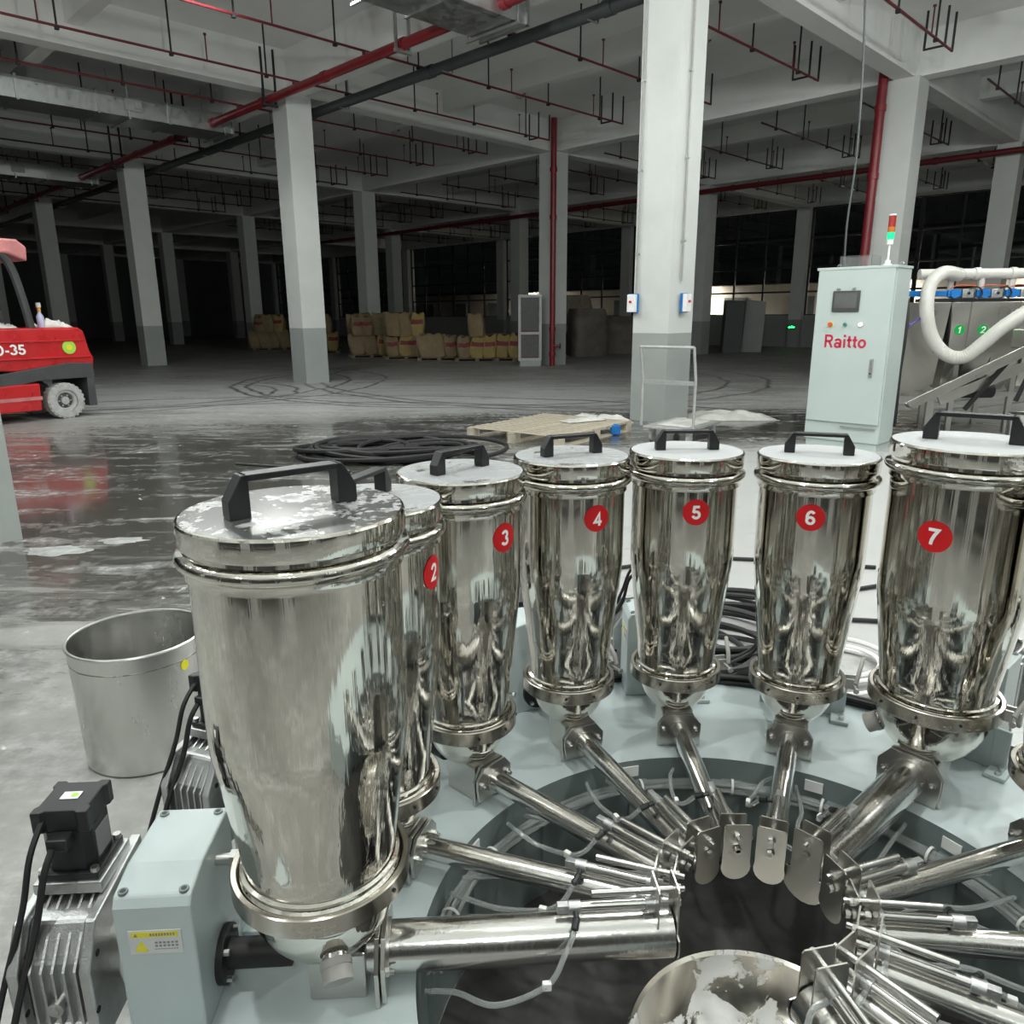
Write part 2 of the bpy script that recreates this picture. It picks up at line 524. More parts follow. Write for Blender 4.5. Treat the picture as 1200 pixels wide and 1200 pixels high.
GLYPHS = {      # bold grotesque letters as centre-line strokes: advance, strokes
    '1': (.56, [[(.10, .66), (.24, .72), (.36, .86), (.36, .0)]]),
    '2': (.66, [_arc(.32, .66, .23, .24, 175, -25) + [(.08, .09), (.58, .09)]]),
    '3': (.66, [_arc(.30, .70, .20, .20, 165, -85), _arc(.30, .28, .23, .20, 85, -168)]),
    '4': (.66, [[(.43, .0), (.43, .86), (.08, .27), (.62, .27)]]),
    '5': (.66, [[(.54, .88), (.18, .88), (.13, .46)] , _arc(.31, .31, .23, .23, 140, -165)]),
    '6': (.66, [_arc(.33, .29, .22, .22, 0, 360, 20), _arc(.36, .48, .25, .42, 45, 185)]),
    '7': (.66, [[(.06, .88), (.58, .88), (.42, .60), (.29, .30), (.25, .0)]]),
    'R': (.78, [[(.13, .0), (.13, .91), (.38, .91)] + _arc(.40, .70, .21, .21, 90, -90, 8) + [(.13, .49)], [(.40, .49), (.64, .0)]]),
    'a': (.64, [_arc(.30, .46, .21, .16, 165, 0, 8) + [(.51, .0)], _arc(.28, .20, .19, .15, 0, 360, 16)]),
    'i': (.32, [[(.16, .0), (.16, .66)], [(.16, .80), (.16, .98)]]),
    't': (.42, [[(.20, .88), (.20, .20)] + _arc(.33, .20, .13, .12, 180, 285, 5), [(.03, .58), (.38, .58)]]),
    'o': (.66, [_arc(.33, .33, .23, .26, 0, 360, 20)]),
    'C': (.80, [_arc(.42, .48, .30, .41, 40, 320, 18)]),
    'P': (.74, [[(.13, .0), (.13, .91), (.38, .91)] + _arc(.40, .68, .22, .23, 90, -90, 8) + [(.13, .45)]]),
    'D': (.80, [[(.13, .0), (.13, .91), (.32, .91)] + _arc(.34, .48, .32, .43, 90, -90, 12) + [(.13, .05)]]),
    '-': (.42, [[(.05, .36), (.36, .36)]]),
}
def text_mesh(txt, size=1.0, thick=.18, slant=0.0):
    vs, fs = [], []; x0 = 0.0
    for ch in txt:
        adv, strokes = GLYPHS[ch]
        for st in strokes:
            P = [Vector((a, b, 0)) for a, b in st]
            closed = (P[0] - P[-1]).length < 1e-4
            if closed: P = P[:-1]
            n = len(P); base = len(vs)
            for i, p in enumerate(P):
                d0 = (p - P[i - 1]).normalized() if (i > 0 or closed) else None
                d1 = (P[(i + 1) % n] - p).normalized() if (i < n - 1 or closed) else None
                d0 = d0 or d1; d1 = d1 or d0
                n0 = Vector((-d0.y, d0.x, 0)); n1 = Vector((-d1.y, d1.x, 0))
                m = (n0 + n1)
                m = m.normalized() if m.length > 1e-6 else n0
                k = min(1.9, 1 / max(.3, m.dot(n0)))
                for sg in (1, -1):
                    q = p + m * (sg * thick / 2 * k)
                    vs.append(Vector(((x0 + q.x + slant * q.y) * size, q.y * size, 0)))
            for i in range(n if closed else n - 1):
                a = base + 2 * i; b = base + 2 * ((i + 1) % n)
                fs.append((a, a + 1, b + 1, b))
        x0 += adv
    cx = (min(p.x for p in vs) + max(p.x for p in vs)) / 2; cy = (min(p.y for p in vs) + max(p.y for p in vs)) / 2
    return [Vector((p.x - cx, p.y - cy, 0)) for p in vs], fs
def frame(o, x, z):
    """matrix with origin o, local x axis x, local z axis z"""
    x = Vector(x).normalized(); z = Vector(z); z = (z - x * z.dot(x)).normalized(); y = z.cross(x)
    return Matrix(((x.x, y.x, z.x, o[0]), (x.y, y.y, z.y, o[1]), (x.z, y.z, z.z, o[2]), (0, 0, 0, 1)))

# ------------------------------------------------------------------ the hall
U0, U1 = -24.5, 58.8
V0, V1 = -34.2, 3 * S2
SLAB, SOFFIT = 6.95, 6.12

fb = MB()
fb.add([(-70, -60, 0), (70, -60, 0), (70, 110, 0), (-70, 110, 0)], [(0, 1, 2, 3)])
structure(fb.build('floor', 'wet_dusty_concrete'), 'wet concrete floor smeared with pale powder and tyre marks')

cb = MB(); cb.box(((V0 + V1) / 2, (U0 + U1) / 2, SLAB + .1), (V1 - V0 + 1, U1 - U0 + 1, .2))
structure(cb.build('ceiling', 'ceiling_paint', M=MG), 'pale concrete ceiling slab')

# columns
colmesh = MB()
colmesh.box((0, 0, .625), (.6, .6, 1.25), mat=1)
colmesh.box((0, 0, 1.25 + (SOFFIT - 1.25) / 2), (.6, .6, SOFFIT - 1.25), mat=0)
cm = colmesh.mesh('column', ['white_paint', 'grey_band_paint'])
for j in range(-4, 4):
    for i in range(-2, 7):
        o = bpy.data.objects.new('column', cm); COL.objects.link(o)
        o.matrix_world = Matrix.Translation(G(i * S1, j * S2)) @ Matrix.Rotation(PI / 4, 4, 'Z')
        structure(o, 'square white concrete column with grey painted foot')

# beams
for i in range(-2, 7):
    b = MB(); b.box(((V0 + V1) / 2, i * S1, (SOFFIT + SLAB) / 2), (V1 - V0, .40, SLAB - SOFFIT))
    structure(b.build('beam', 'ceiling_paint', M=MG), 'white concrete main beam')
for j in range(-4, 4):
    b = MB(); b.box((j * S2, (U0 + U1) / 2, (SOFFIT + SLAB) / 2 + .001), (.40, U1 - U0, SLAB - SOFFIT - .002))
    structure(b.build('beam', 'ceiling_paint', M=MG), 'white concrete main beam')
for j in range(-4, 3):
    b = MB(); b.box(((j + .5) * S2, (U0 + U1) / 2, SLAB - .24), (.28, U1 - U0, .48))
    structure(b.build('beam', 'ceiling_paint', M=MG), 'white concrete secondary beam')

# closed walls
def wall(name, c, d, mat='dark_plaster'):
    b = MB(); b.box(c, d)
    return structure(b.build(name, mat, M=MG))
wall('wall_left', ((V0 + V1) / 2, U1 + .15, SLAB / 2), (V1 - V0 + .6, .3, SLAB))
wall('wall_right', ((V0 + V1) / 2, U0 - .15, SLAB / 2), (V1 - V0 + .6, .3, SLAB), 'white_paint')
wall('wall_rear', (V0 - .15, (U0 + U1) / 2, SLAB / 2), (.3, U1 - U0, SLAB), 'white_paint')
# glazed wall: grey dado, windows between the columns
SILL = 1.45
wall('wall_back', (V1 + .05, (U0 + U1) / 2, SILL / 2), (.2, U1 - U0, SILL), 'grey_band_paint')
HEAD = SOFFIT
pane = None
for n, i in enumerate(range(-2, 6)):
    u0, u1 = i * S1 + .3, (i + 1) * S1 - .3
    root = bpy.data.objects.new('window_%d' % (n + 1), None); COL.objects.link(root)
    root.matrix_world = MG @ Matrix.Translation((V1 + .05, u0, SILL))
    structure(root, 'dark framed factory window of tall panes')
    W, Hh = u1 - u0, HEAD - SILL
    ncol, rows = 6, [0, 1.05, 2.15, 3.4, Hh]
    fb = MB()
    for k in range(ncol + 1):
        wd = .16 if k % 3 == 0 else .07
        fb.box((0, k * W / ncol, Hh / 2), (.10, wd, Hh))
    for z in rows:
        fb.box((0, W / 2, z), (.10, W, .08))
    fb.build('window_frame', 'window_frame_dark', root)
    for k in range(ncol):
        for r in range(len(rows) - 1):
            h = rows[r + 1] - rows[r]
            p = MB(); p.box((0, 0, 0), (.012, W / ncol - .06, h - .06))
            p.build('pane', 'night_glass', root, M=Matrix.Translation((0, (k + .5) * W / ncol, rows[r] + h / 2)))

# outside, beyond the glass: a low lit building across a yard
nb = thing('neighbouring_building', 'low pale building across the yard behind the dark windows', 'building', MG @ Matrix.Translation((V1 + 9, 18, 0)))
b = MB(); b.box((3, 0, 1.6), (6, 84, 3.2)); b.build('wall', 'render_pale', nb)
b = MB(); b.box((2.6, 0, 3.3), (7.4, 85, .2)); b.build('roof', 'window_frame_dark', nb)
for k in range(-9, 10):
    d = MB(); d.box((-.03, k * 4.3, 1.25), (.06, 1.5, 2.5)); d.build('shutter', 'dark_plaster', nb)
for uu in (-14, -6.5, 1.5, 9, 20.5, 34.5):
    t = thing('yard_lamp', 'small wall lamp on the low building across the yard', 'lamp', MG @ Matrix.Translation((V1 + 8.7, uu, 2.95)), 'yard lamps outside')
    q = MB(); q.box((.12, 0, .05), (.36, .5, .1)); q.build('housing', 'lamp_housing', t)
    ld = bpy.data.lights.new('yard_light', 'AREA'); ld.energy = 900; ld.size = .5; ld.color = (1, .9, .78)
    lo = bpy.data.objects.new('yard_light', ld); COL.objects.link(lo); lo.parent = t
    lo.matrix_local = Matrix.Translation((-.45, 0, -.05)) @ Matrix.Rotation(math.radians(-40), 4, 'Y')

# ------------------------------------------------------------------ ceiling services
def hb_lamp(M, on, shade=False):
    t = thing('high_bay_lamp', 'round high bay lamp hanging lit under the slab' if on else 'unlit round high bay lamp hanging under the grey ceiling bay', 'lamp', M,
              'lit high bay lamps' if on else 'unlit high bay lamps')
    b = MB(); b.lathe([(0, .16), (.06, .16), (.075, .10), (.14, .03), (.15, 0), (.14, -.01), (0, -.01)][::-1], 24); b.build('housing', 'lamp_housing', t)
    b = MB(); b.lathe([(0, -.11), (.06, -.10), (.10, -.06), (.115, -.012)], 24); b.build('lens', 'lamp_lit' if on else 'lamp_off', t)
    b = MB(); b.cyl((0, 0, .16), (0, 0, SLAB - M.translation.z), .012, n=6); b.build('hanger_rod', 'black_iron', t)
    if on:
        ld = bpy.data.lights.new('lamp_light', 'POINT'); ld.shadow_soft_size = .11; ld.energy = LAMP_W; ld.color = (.97, 1.0, .965)
        lo = bpy.data.objects.new('lamp_light', ld); COL.objects.link(lo); lo.parent = t
        lo.matrix_local = Matrix.Translation((0, 0, -.24))
        if shade:      # added deep shade and spot cone keep its light off the ceiling
            ld.type = 'SPOT'; ld = lo.data; ld.spot_size = math.radians(166); ld.spot_blend = .35; ld.energy = LAMP_W * 1.15
            b = MB(); b.lathe([(.11, -.01), (.20, -.10), (.25, -.30), (.255, -.30), (.205, -.09), (.115, .0)], 28); b.build('added_reflector', 'galvanised', t)
LIT = [(-2.6, 8.6), (1.3, 5.4), (4.1, 5.8), (7.6, 7.6), (10.8, 9.2), (-8.5, 5.5), (-4.5, 3.0), (-.8, 1.0), (2.8, 2.0), (6.5, 3.0), (.5, -3.5), (-4.5, -3.0), (5.0, -3.0)]
for x, y in LIT: hb_lamp(Matrix.Translation((x, y, 5.45)), True)
for x, y in ((-4.2, 12.4), (-4.9, 11.2), (-7.6, 11.8), (8.2, 12.3)): hb_lamp(Matrix.Translation((x, y, 6.62)), True, True)  # the right-hand lamp is added to brighten its bay
for u, v in ((7.35, 4.6), (12.25, 4.6), (2.45, 4.6), (17.15, 4.6), (22.05, 4.6), (7.35, 13.2), (2.45, 13.2), (12.25, 13.2)): hb_lamp(MG @ Matrix.Translation((v, u, 6.55)), False)

# sprinkler branches, hung on rods, one span per bay
PZ = 6.08
def branch(u, v0, v1, mat, rods, gooseneck=True, nsprink=3, lab='', grp=''):
    t = thing('sprinkler_pipe', lab, 'pipe', MG @ Matrix.Translation((v0, u, PZ)), grp)
    L = v1 - v0
    b = MB(); b.cyl((0, 0, 0), (L, 0, 0), .022, n=8); b.build('pipe', mat, t)
    for k in range(rods):
        x = (k + .5) * L / rods
        q = MB(); q.cyl((0, 0, -.04), (0, 0, SLAB - PZ), .017, n=6); q.box((0, 0, -.03), (.06, .07, .05))
        q.build('hanger_rod', 'black_iron', t, M=Matrix.Translation((x, 0, 0)))
    for k in range(nsprink):
        x = (k + .9) * L / nsprink * .94
        q = MB(); q.cyl((0, 0, 0), (0, 0, .42), .013, n=6); q.cyl((0, 0, .42), (0, 0, .45), .03, n=8); q.build('sprinkler_riser', mat, t, M=Matrix.Translation((x, 0, 0)))
    if gooseneck:
        for x, y in ((L, 0), (L - .42, 0), (L - .42, .34)):
            q = MB(); q.cyl((0, 0, -.012), (0, 0, .62), .021, n=6); q.build('gooseneck', 'black_iron', t, M=Matrix.Translation((x, y, 0)))
        q = MB(); q.cyl((L - .42, 0, 0), (L - .42, .34, 0), .019, n=6); q.build('gooseneck_link', 'black_iron', t)
for n in range(-2, 12):
    u = 1.225 + 2.45 * n
    branch(u, -7.6, 7.0, 'red_pipe_paint' if u < 16 else 'rust_pipe_paint', 8 if u < 18 else 6, True, 5, 'thin red sprinkler pipe crossing over the thick red main pipe', 'sprinkler pipes over the red main')
for n in range(-4, 14):
    u = 1.225 + 2.45 * n
    branch(u, 9.4, 15.6, 'rust_pipe_paint', 4, True, 2, 'thin dark sprinkler pipe in the bay behind the red riser column', 'sprinkler pipes of the middle bay')
for n in range(-4, 14):
    u = 1.225 + 2.45 * n
    branch(u, 17.9, 24.2, 'rust_pipe_paint', 4, True, 2, 'thin dark sprinkler pipe in the last bay before the windows', 'sprinkler pipes of the window bay')

# main fire pipe along the column row
MPZ = 5.93
t = thing('fire_main_pipe', 'thick bright red fire main pipe running past the column heads', 'pipe', MG @ Matrix.Translation((-.62, -14, MPZ)))
b = MB(); b.cyl((0, 0, 0), (0, 66, 0), .085, n=20); b.build('pipe', 'pipe_red_main', t)
for k in range(-4, 22):
    q = MB(); q.cyl((0, -.07, 0), (0, .07, 0), .10, n=20)
    q.build('coupling', 'pipe_red_main', t, M=Matrix.Translation((0, 14 + .1 + 2.45 * k, 0)))
for k in range(-4, 18):
    q = MB(); q.cyl((0, 0, .05), (0, 0, PZ - MPZ + .01), .035, n=10)
    q.build('outlet', 'red_pipe_paint', t, M=Matrix.Translation((0, 14 + 1.225 + 2.45 * k, 0)))
for k in range(-3, 10):
    q = MB()
    for sx in (-1, 1): q.box((sx * .14, 0, .42), (.04, .05, 1.08))
    q.box((0, 0, -.11), (.34, .07, .05))
    q.build('pipe_hanger', 'black_iron' if k > 0 else 'galvanised', t, M=Matrix.Translation((0, 14 + 4.6 * k + 5.0, 0)))

t = thing('drain_pipe', 'dark grey plastic drain pipe running parallel to the red main', 'pipe', MG @ Matrix.Translation((.62, -14, 5.92)))
b = MB(); b.cyl((0, 0, 0), (0, 62, 0), .10, n=20); b.build('pipe', 'dark_pvc', t)
for k in range(14):
    q = MB(); q.cyl((0, -.09, 0), (0, .09, 0), .115, n=20); q.build('coupling', 'dark_pvc', t, M=Matrix.Translation((0, 3 + 4.2 * k, 0)))
for k in range(16):
    q = MB(); q.box((.12, 0, .46), (.012, .03, 1.1)); q.box((0, 0, -.11), (.24, .03, .012)); q.build('strap_hanger', 'galvanised', t, M=Matrix.Translation((0, 2.3 + 3.4 * k, 0)))

# galvanised ducts
for k, (u, lab) in enumerate(((3.1, 'galvanised rectangular air duct ending beside the red main pipe near the tall column'), (12.9, 'galvanised air duct with damper box ending at the red main pipe'), (22.7, 'dim galvanised air duct far along the red main pipe'))):
    t = thing('air_duct', lab, 'duct', MG @ Matrix.Translation((-.1, u, 5.98)), 'ceiling air ducts')
    for s_ in range(6):
        q = MB(); q.box((-.75, 0, 0), (1.47, 1.0, .42)); q.build('duct_section', 'galvanised', t, bevel=.01, M=Matrix.Translation((-1.5 * s_, 0, 0)))
        q = MB(); q.box((0, 0, .225), (.05, 1.08, .03)); q.box((0, 0, -.225), (.05, 1.08, .03)); q.box((0, .52, 0), (.05, .04, .48)); q.box((0, -.52, 0), (.05, .04, .48))
        q.build('flange', 'galvanised', t, M=Matrix.Translation((-1.5 * s_ - .01, 0, 0)))
    for s_ in (0.25, 2.4, 4.9, 7.2):
        for y in (-.56, .56):
            q = MB(); q.cyl((0, 0, -.27), (0, 0, SLAB - 5.98), .012, n=6); q.build('hanger_rod', 'galvanised', t, M=Matrix.Translation((-s_, y, 0)))
        q = MB(); q.box((0, 0, -.255), (.04, 1.2, .04)); q.build('trapeze_bar', 'galvanised', t, M=Matrix.Translation((-s_, 0, 0)))
    q = MB(); q.box((0, 0, 0), (.34, .10, .24)); q.box((.08, -.06, 0), (.12, .05, .14)); q.build('damper_box', 'lamp_off', t, bevel=.008, M=Matrix.Translation((-2.3, -.55, .02)))

# red fire pipe beyond, across the back of the hall
t = thing('fire_main_pipe', 'dull red fire pipe crossing below the beams before the windows', 'pipe', MG @ Matrix.Translation((16.55, -20, 5.86)))
b = MB(); b.cyl((0, 0, 0), (0, 60, 0), .085, n=14); b.build('pipe', 'hydrant_red', t)
for k in range(18):
    q = MB(); q.cyl((0, -.07, 0), (0, .07, 0), .10, n=14); q.build('coupling', 'hydrant_red', t, M=Matrix.Translation((0, 2 + 3.3 * k, 0)))
# risers
def riser(p, lab, r=.085, top=SLAB, vx=.22, vy=-.06):
    t = thing('fire_riser', lab, 'pipe', Matrix.Translation(p))
    q = MB(); q.cyl((0, 0, 0), (0, 0, top), r, n=16); q.build('pipe', 'pipe_red_main', t)
    for z in (.35, 1.1, 4.3, 5.6):
        q = MB(); q.cyl((0, 0, -.06), (0, 0, .06), r + .02, n=16); q.build('coupling', 'pipe_red_main', t, M=Matrix.Translation((0, 0, z)))
    q = MB(); q.cyl((-.0, 0, .6), (vx, vy, .6), .04, n=10); q.cyl((vx, vy, .6), (vx * 1.1, vy * 1.1, .6), .09, n=12); q.build('valve', 'pipe_red_main', t)
D = G(S1, S2)
riser(D + Vector((-.03, -.56, 0)), 'red fire riser pipe standing against the column beside the sacks')
riser(G(0, S2) + Vector((-.56, -.06, 0)), 'red fire riser pipe standing against the column behind the control cabinet', .095, SLAB, -.05, -.22)

# hydrant cabinet with a pale frame, beside the riser
t = thing('hydrant_cabinet', 'pale framed glass door of a red fire hose cabinet beside the riser', 'cabinet', Matrix.Translation(D + Vector((-.72, -.62, .16))) @ Matrix.Rotation(math.radians(8), 4, 'Z'))
W_, H_ = .72, 1.95
q = MB(); q.box((0, .13, H_ / 2), (W_ - .04, .2, H_ - .04)); q.build('body', 'hydrant_red', t)
q = MB()
for sx in (-1, 1): q.box((sx * (W_ / 2 - .04), 0, H_ / 2), (.08, .06, H_))
for z in (.04, H_ * .42, H_ - .04): q.box((0, 0, z), (W_ - .16, .055, .08))
q.build('door_frame', 'door_frame_pale', t)
q = MB(); q.box((0, .02, H_ * .71), (W_ - .16, .01, H_ * .5)); q.build('pane', 'screen_glass', t)
q = MB(); q.box((0, .02, H_ * .22), (W_ - .16, .01, H_ * .33)); q.build('pane', 'screen_glass', t)
q = MB(); q.box((0, 0, -.08), (W_ * .9, .3, .16)); q.build('plinth', 'grey_band_paint', t)

# conduit, cable and switch boxes on the tall near column
def colbox(p, face, lab, name='switch_box'):
    t = thing(name, lab, 'switch box', frame(p, face.cross(Vector((0, 0, 1))) * -1, (0, 0, 1)), 'switch boxes on the tall column')
    # local x along face, y into the column, z up
    q = MB(); q.box((0, -.05, 0), (.13, .10, .24)); q.build('cover', 'sticker_white', t, bevel=.006)
    q = MB(); q.box((0, -.022, 0), (.15, .04, .26)); q.build('back_case', 'valve_blue', t, bevel=.006)
    q = MB(); q.cyl((0, -.10, .02), (0, -.125, .02), .016, n=12); q.build('knob', 'logo_red', t)
nA = -E2; nB = -E1
colbox(G(.02, -.33, 1.66) + E1 * .24, -E2, 'white switch box with blue back on the near left face of the tall column')
colbox(G(-.33, -.02, 1.66), -E1, 'white and blue switch box on the right face of the tall column')
def conduit(p, lab, h0, h1, n):
    b = MB(); b.cyl((0, 0, h0), (0, 0, h1), .014, n=8)
    o = b.build('cable_conduit', 'lamp_off', M=Matrix.Translation(p)); tag(o, lab, 'conduit', 'conduits on the tall column')
    for k in range(4):
        z = h0 + (k + .5) * (h1 - h0) / 4
        q = MB(); q.box((0, 0, z), (.045, .045, .02), rz=PI / 4); q.build('clip', 'galvanised', o)
conduit(G(.24, -.335), 'thin white conduit down the left face of the tall column', 1.78, SOFFIT, 0)
conduit(G(-.335, -.08), 'thin white conduit down the right face of the tall column', 1.95, SOFFIT, 0)

# ------------------------------------------------------------------ the dosing machine
CX, CY = .462, 1.165
DECK = .33
CENTER = Vector((CX, CY, 0))
def ang(k): return math.radians({1: 183.5, 2: 161.0, 3: 137.3, 4: 113.0, 7: 42.0}.get(k, 90 + 24 * (5 - k)))
def polar(r, a, z=0): return CENTER + Vector((r * math.cos(a), r * math.sin(a), z))
BIG = (1, 7, 12)
ALLK = list(range(1, 13))
GAP0, GAP1 = math.radians(183.5 + 18), math.radians(360 - 78 - 16)    # operator's opening in the ring

R_IN, R_OUT = .645, 1.12
t = thing('dosing_station', 'ring shaped grey green machine deck around a dark central well', 'machine base', Matrix.Translation(CENTER))
b = MB()
n = 96
a_s, a_e = GAP1 - 2 * PI, GAP0
prof = [(R_IN, DECK - .05), (R_IN, DECK), (R_OUT, DECK), (R_OUT, DECK - .05), (R_IN, DECK - .05)]
b.lathe(prof[1:3][::-1], n, a0=a_s, a1=a_e, smooth=False)
b.lathe([(R_OUT, DECK - .05), (R_OUT, DECK)], n, a0=a_s, a1=a_e)
b.lathe([(R_IN, DECK - .05), (R_OUT, DECK - .05)], n, a0=a_s, a1=a_e, smooth=False)
b.build('deck_plate', 'deck_paint', t)
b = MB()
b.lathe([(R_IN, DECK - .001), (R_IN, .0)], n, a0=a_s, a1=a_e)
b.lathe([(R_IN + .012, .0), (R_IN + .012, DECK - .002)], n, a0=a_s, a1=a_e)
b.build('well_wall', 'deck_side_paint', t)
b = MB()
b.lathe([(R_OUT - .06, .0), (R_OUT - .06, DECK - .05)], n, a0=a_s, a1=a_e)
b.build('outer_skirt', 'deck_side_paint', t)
b = MB()
for a in (a_s, a_e):
    b.box(((R_IN + R_OUT) / 2 * math.cos(a), (R_IN + R_OUT) / 2 * math.sin(a), DECK / 2), (R_OUT - R_IN, .02, DECK), rz=a)
b.build('end_plate', 'deck_paint', t)
b = MB(); b.lathe([(R_IN - .004, .006), (0, .006)], 64, smooth=False); b.build('well_floor', 'well_rubber', t)
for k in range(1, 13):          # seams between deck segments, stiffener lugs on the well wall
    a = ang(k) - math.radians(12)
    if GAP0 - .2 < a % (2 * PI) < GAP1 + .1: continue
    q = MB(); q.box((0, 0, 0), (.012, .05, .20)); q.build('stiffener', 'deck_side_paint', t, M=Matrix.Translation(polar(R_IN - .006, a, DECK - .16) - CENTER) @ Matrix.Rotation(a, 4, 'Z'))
for a in (math.radians(103), math.radians(59.5), math.radians(150), math.radians(30), math.radians(8)):
    q = MB(); q.box((0, 0, 0), (.004, .045, .03)); q.build('tie_mount', 'tie_white', t, M=Matrix.Translation(polar(R_IN - .004, a, DECK - .03) - CENTER) @ Matrix.Rotation(a, 4, 'Z'))

# weighing bowl in the middle of the well
t = thing('weighing_bowl', 'round steel bowl streaked with white powder in the machine well', 'bowl', Matrix.Translation((CX - .015, CY - .115, .0)))
b = MB(); b.lathe([(0, .055), (.10, .058), (.17, .085), (.215, .135), (.235, .20), (.243, .205), (.247, .20), (.238, .19), (.225, .13), (.18, .07), (.10, .04), (0, .036)][::-1], 64)
b.build('shell', 'bowl_powder', t)
b = MB(); b.lathe([(.12, 0), (.12, .06), (.10, .06)], 32); b.build('foot', 'steel_satin', t)

# ---------------- hopper prototypes (local: x outward, y counter-clockwise, z up; origin on the deck under the axis)
def wrap(vs, R, phi0, z0, off):
    return [(((R + off + p.z) * math.cos(phi0 + p.x / R)), ((R + off + p.z) * math.sin(phi0 + p.x / R)), z0 + p.y) for p in vs]
def hopper(k, big):
    a = ang(k)
    rr = .80 if big else .79
    M = Matrix.Translation(polar(rr, a, DECK)) @ Matrix.Rotation(a, 4, 'Z')
    if k > 7:
        lab = {8: 'steel dosing hopper standing next after hopper seven', 9: 'steel dosing hopper second after hopper seven', 10: 'steel dosing hopper third after hopper seven', 11: 'steel dosing hopper fourth after hopper seven', 12: 'large steel dosing hopper last of the ring beside the opening'}[k]
    else:
        lab = {1: 'large polished steel hopper with black lid handle standing beside the yellow warning label', 2: 'polished steel hopper with red sticker of number two', 3: 'polished steel hopper with red sticker of number three', 4: 'polished steel hopper with red sticker of number four', 5: 'polished steel hopper with red sticker of number five', 6: 'polished steel hopper with red sticker of number six', 7: 'large polished steel hopper with red sticker of number seven'}[k]
    t = thing('dosing_hopper', lab, 'hopper', M, 'polished dosing hoppers around the machine')
    if big: RL, RB, RC, RK, RD, zl, zk, zc = .169, .160, .128, .152, .132, 1.215, .575, .845
    else:   RL, RB, RC, RK, RD, zl, zk, zc = .148, .138, .104, .126, .100, 1.155, .530, .865
    zl -= DECK; zk -= DECK; zc -= DECK
    # body: rolled neck, straight barrel, cone, bottom flange
    p = [(RC - .002, zk - .004), (RK - .018, zk - .002), (RC + .010, zk + .006), (RC + .009, zk + .012), (RC + .003, zk + .017), (RC + .008, zk + .021), (RC + .007, zk + .025), (RC + .001, zk + .027)]
    p += [(RC + (RB - RC) * s_, zk + .03 + (zc - zk - .03) * s_) for s_ in (0, .2, .4, .6, .8, .95)]
    p += [(RB - .0004, zc + .01)] + [(RB, zc + .02 + (zl - .085 - zc - .02) * s_) for s_ in (0, .33, .66, 1)]
    p += [(RB + .005, zl - .0845), (RB + .005, zl - .072), (RB + .006, zl - .070)]
    for q_ in range(7):
        th = -PI / 2 + PI * q_ / 6
        p.append((RB + .005 + .0115 * math.cos(th), zl - .0575 + .0115 * math.sin(th)))
    p += [(RB + .003, zl - .044), (RB + .003, zl - .03)]
    b = MB(); b.lathe(p, 96); b.build('body', 'steel_polished', t)
    # lid
    b = MB(); b.lathe([(RB + .004, zl - .036), (RL, zl - .036), (RL + .001, zl - .033), (RL + .001, zl - .004), (RL - .001, zl - .001), (RL - .004, zl)], 96)
    lid = b.build('lid', 'steel_polished', t)
    b = MB(); b.lathe([(RL - .004, zl), (RL * .6, zl + .0005), (0, zl + .001)], 64)
    b.build('lid_top', 'lid_dust_heavy' if k in (5, 6, 7) else ('lid_dust_half' if k in (2, 3, 4) else 'lid_dust_thin'), lid)
    hs = 1.22 if big else 1.0
    hrot = {1: math.radians(-55), 7: math.radians(14), 6: math.radians(4)}.get(k, 0) + PI / 2
    hd = MB()
    L2 = .083 * hs; hh = .052 * hs; wd = .013 * hs
    for sx in (-1, 1):
        hd.prism([(sx * L2, 0), (sx * L2, .022 * hs), (sx * (L2 - .018 * hs), hh), (sx * (L2 - .026 * hs), hh), (sx * (L2 - .026 * hs), 0)][::sx], -wd, wd, 'xz')
    hd.box((0, 0, hh - .004 * hs), (2 * (L2 - .02 * hs), 2 * wd, .008 * hs))
    hd.build('lid_handle', 'black_plastic', lid, bevel=.0015, M=Matrix.Translation((0, 0, zl + .001)) @ Matrix.Rotation(hrot, 4, 'Z'))
    # clamp ring with over-centre lever on the clockwise side
    b = MB(); b.lathe([(RK - .016, zk - .019), (RK - .002, zk - .019), (RK, zk - .017), (RK, zk + .015), (RK - .002, zk + .017), (RK - .010, zk + .0165), (RK - .012, zk + .012), (RK - .018, zk - .004), (RK - .018, zk - .017), (RK - .016, zk - .019)], 72)
    ring = b.build('clamp_ring', 'steel_clamp', t)
    la = math.radians(-82)
    Ml = Matrix.Translation((RK * math.cos(la), RK * math.sin(la), zk)) @ Matrix.Rotation(la, 4, 'Z')
    b = MB(); b.box((.014, .022, 0), (.034, .006, .028)); b.box((.014, -.006, 0), (.034, .006, .028)); b.cyl((.02, .032, 0), (.02, -.045, 0), .004, n=8); b.cyl((.02, -.045, 0), (.02, -.05, 0), .008, n=6)
    b.build('clamp_bolt', 'zinc', ring, M=Ml)
    b = MB(); b.tube(smooth_path([(.02, -.03, .012), (.028, -.01, .03), (.04, .03, .045), (.048, .055, .052)], 4), .006, 8)
    b.build('clamp_lever', 'plug_plastic', ring, M=Ml)
    for q_ in range(3):
        an = math.radians(150 + 35 * q_)
        b = MB(); b.cyl((0, 0, 0), (.004, 0, 0), .0035, n=8); b.build('rivet', 'black_iron', ring, M=Matrix.Translation((RK * math.cos(an) - .002 * math.cos(an), RK * math.sin(an) - .002 * math.sin(an), zk)) @ Matrix.Rotation(an, 4, 'Z'))
    # dome
    dp = []
    zd0 = zk - .012
    dz = (zk - .01) - (.075 if big else .072)
    for q_ in range(13):
        th = PI / 2 * q_ / 12
        dp.append((RD * math.sin(th) if q_ else 0.0, zd0 - dz * math.cos(th)))
    dp += [(RD + .004, zd0 + .002), (RD + .012, zd0 + .004)]
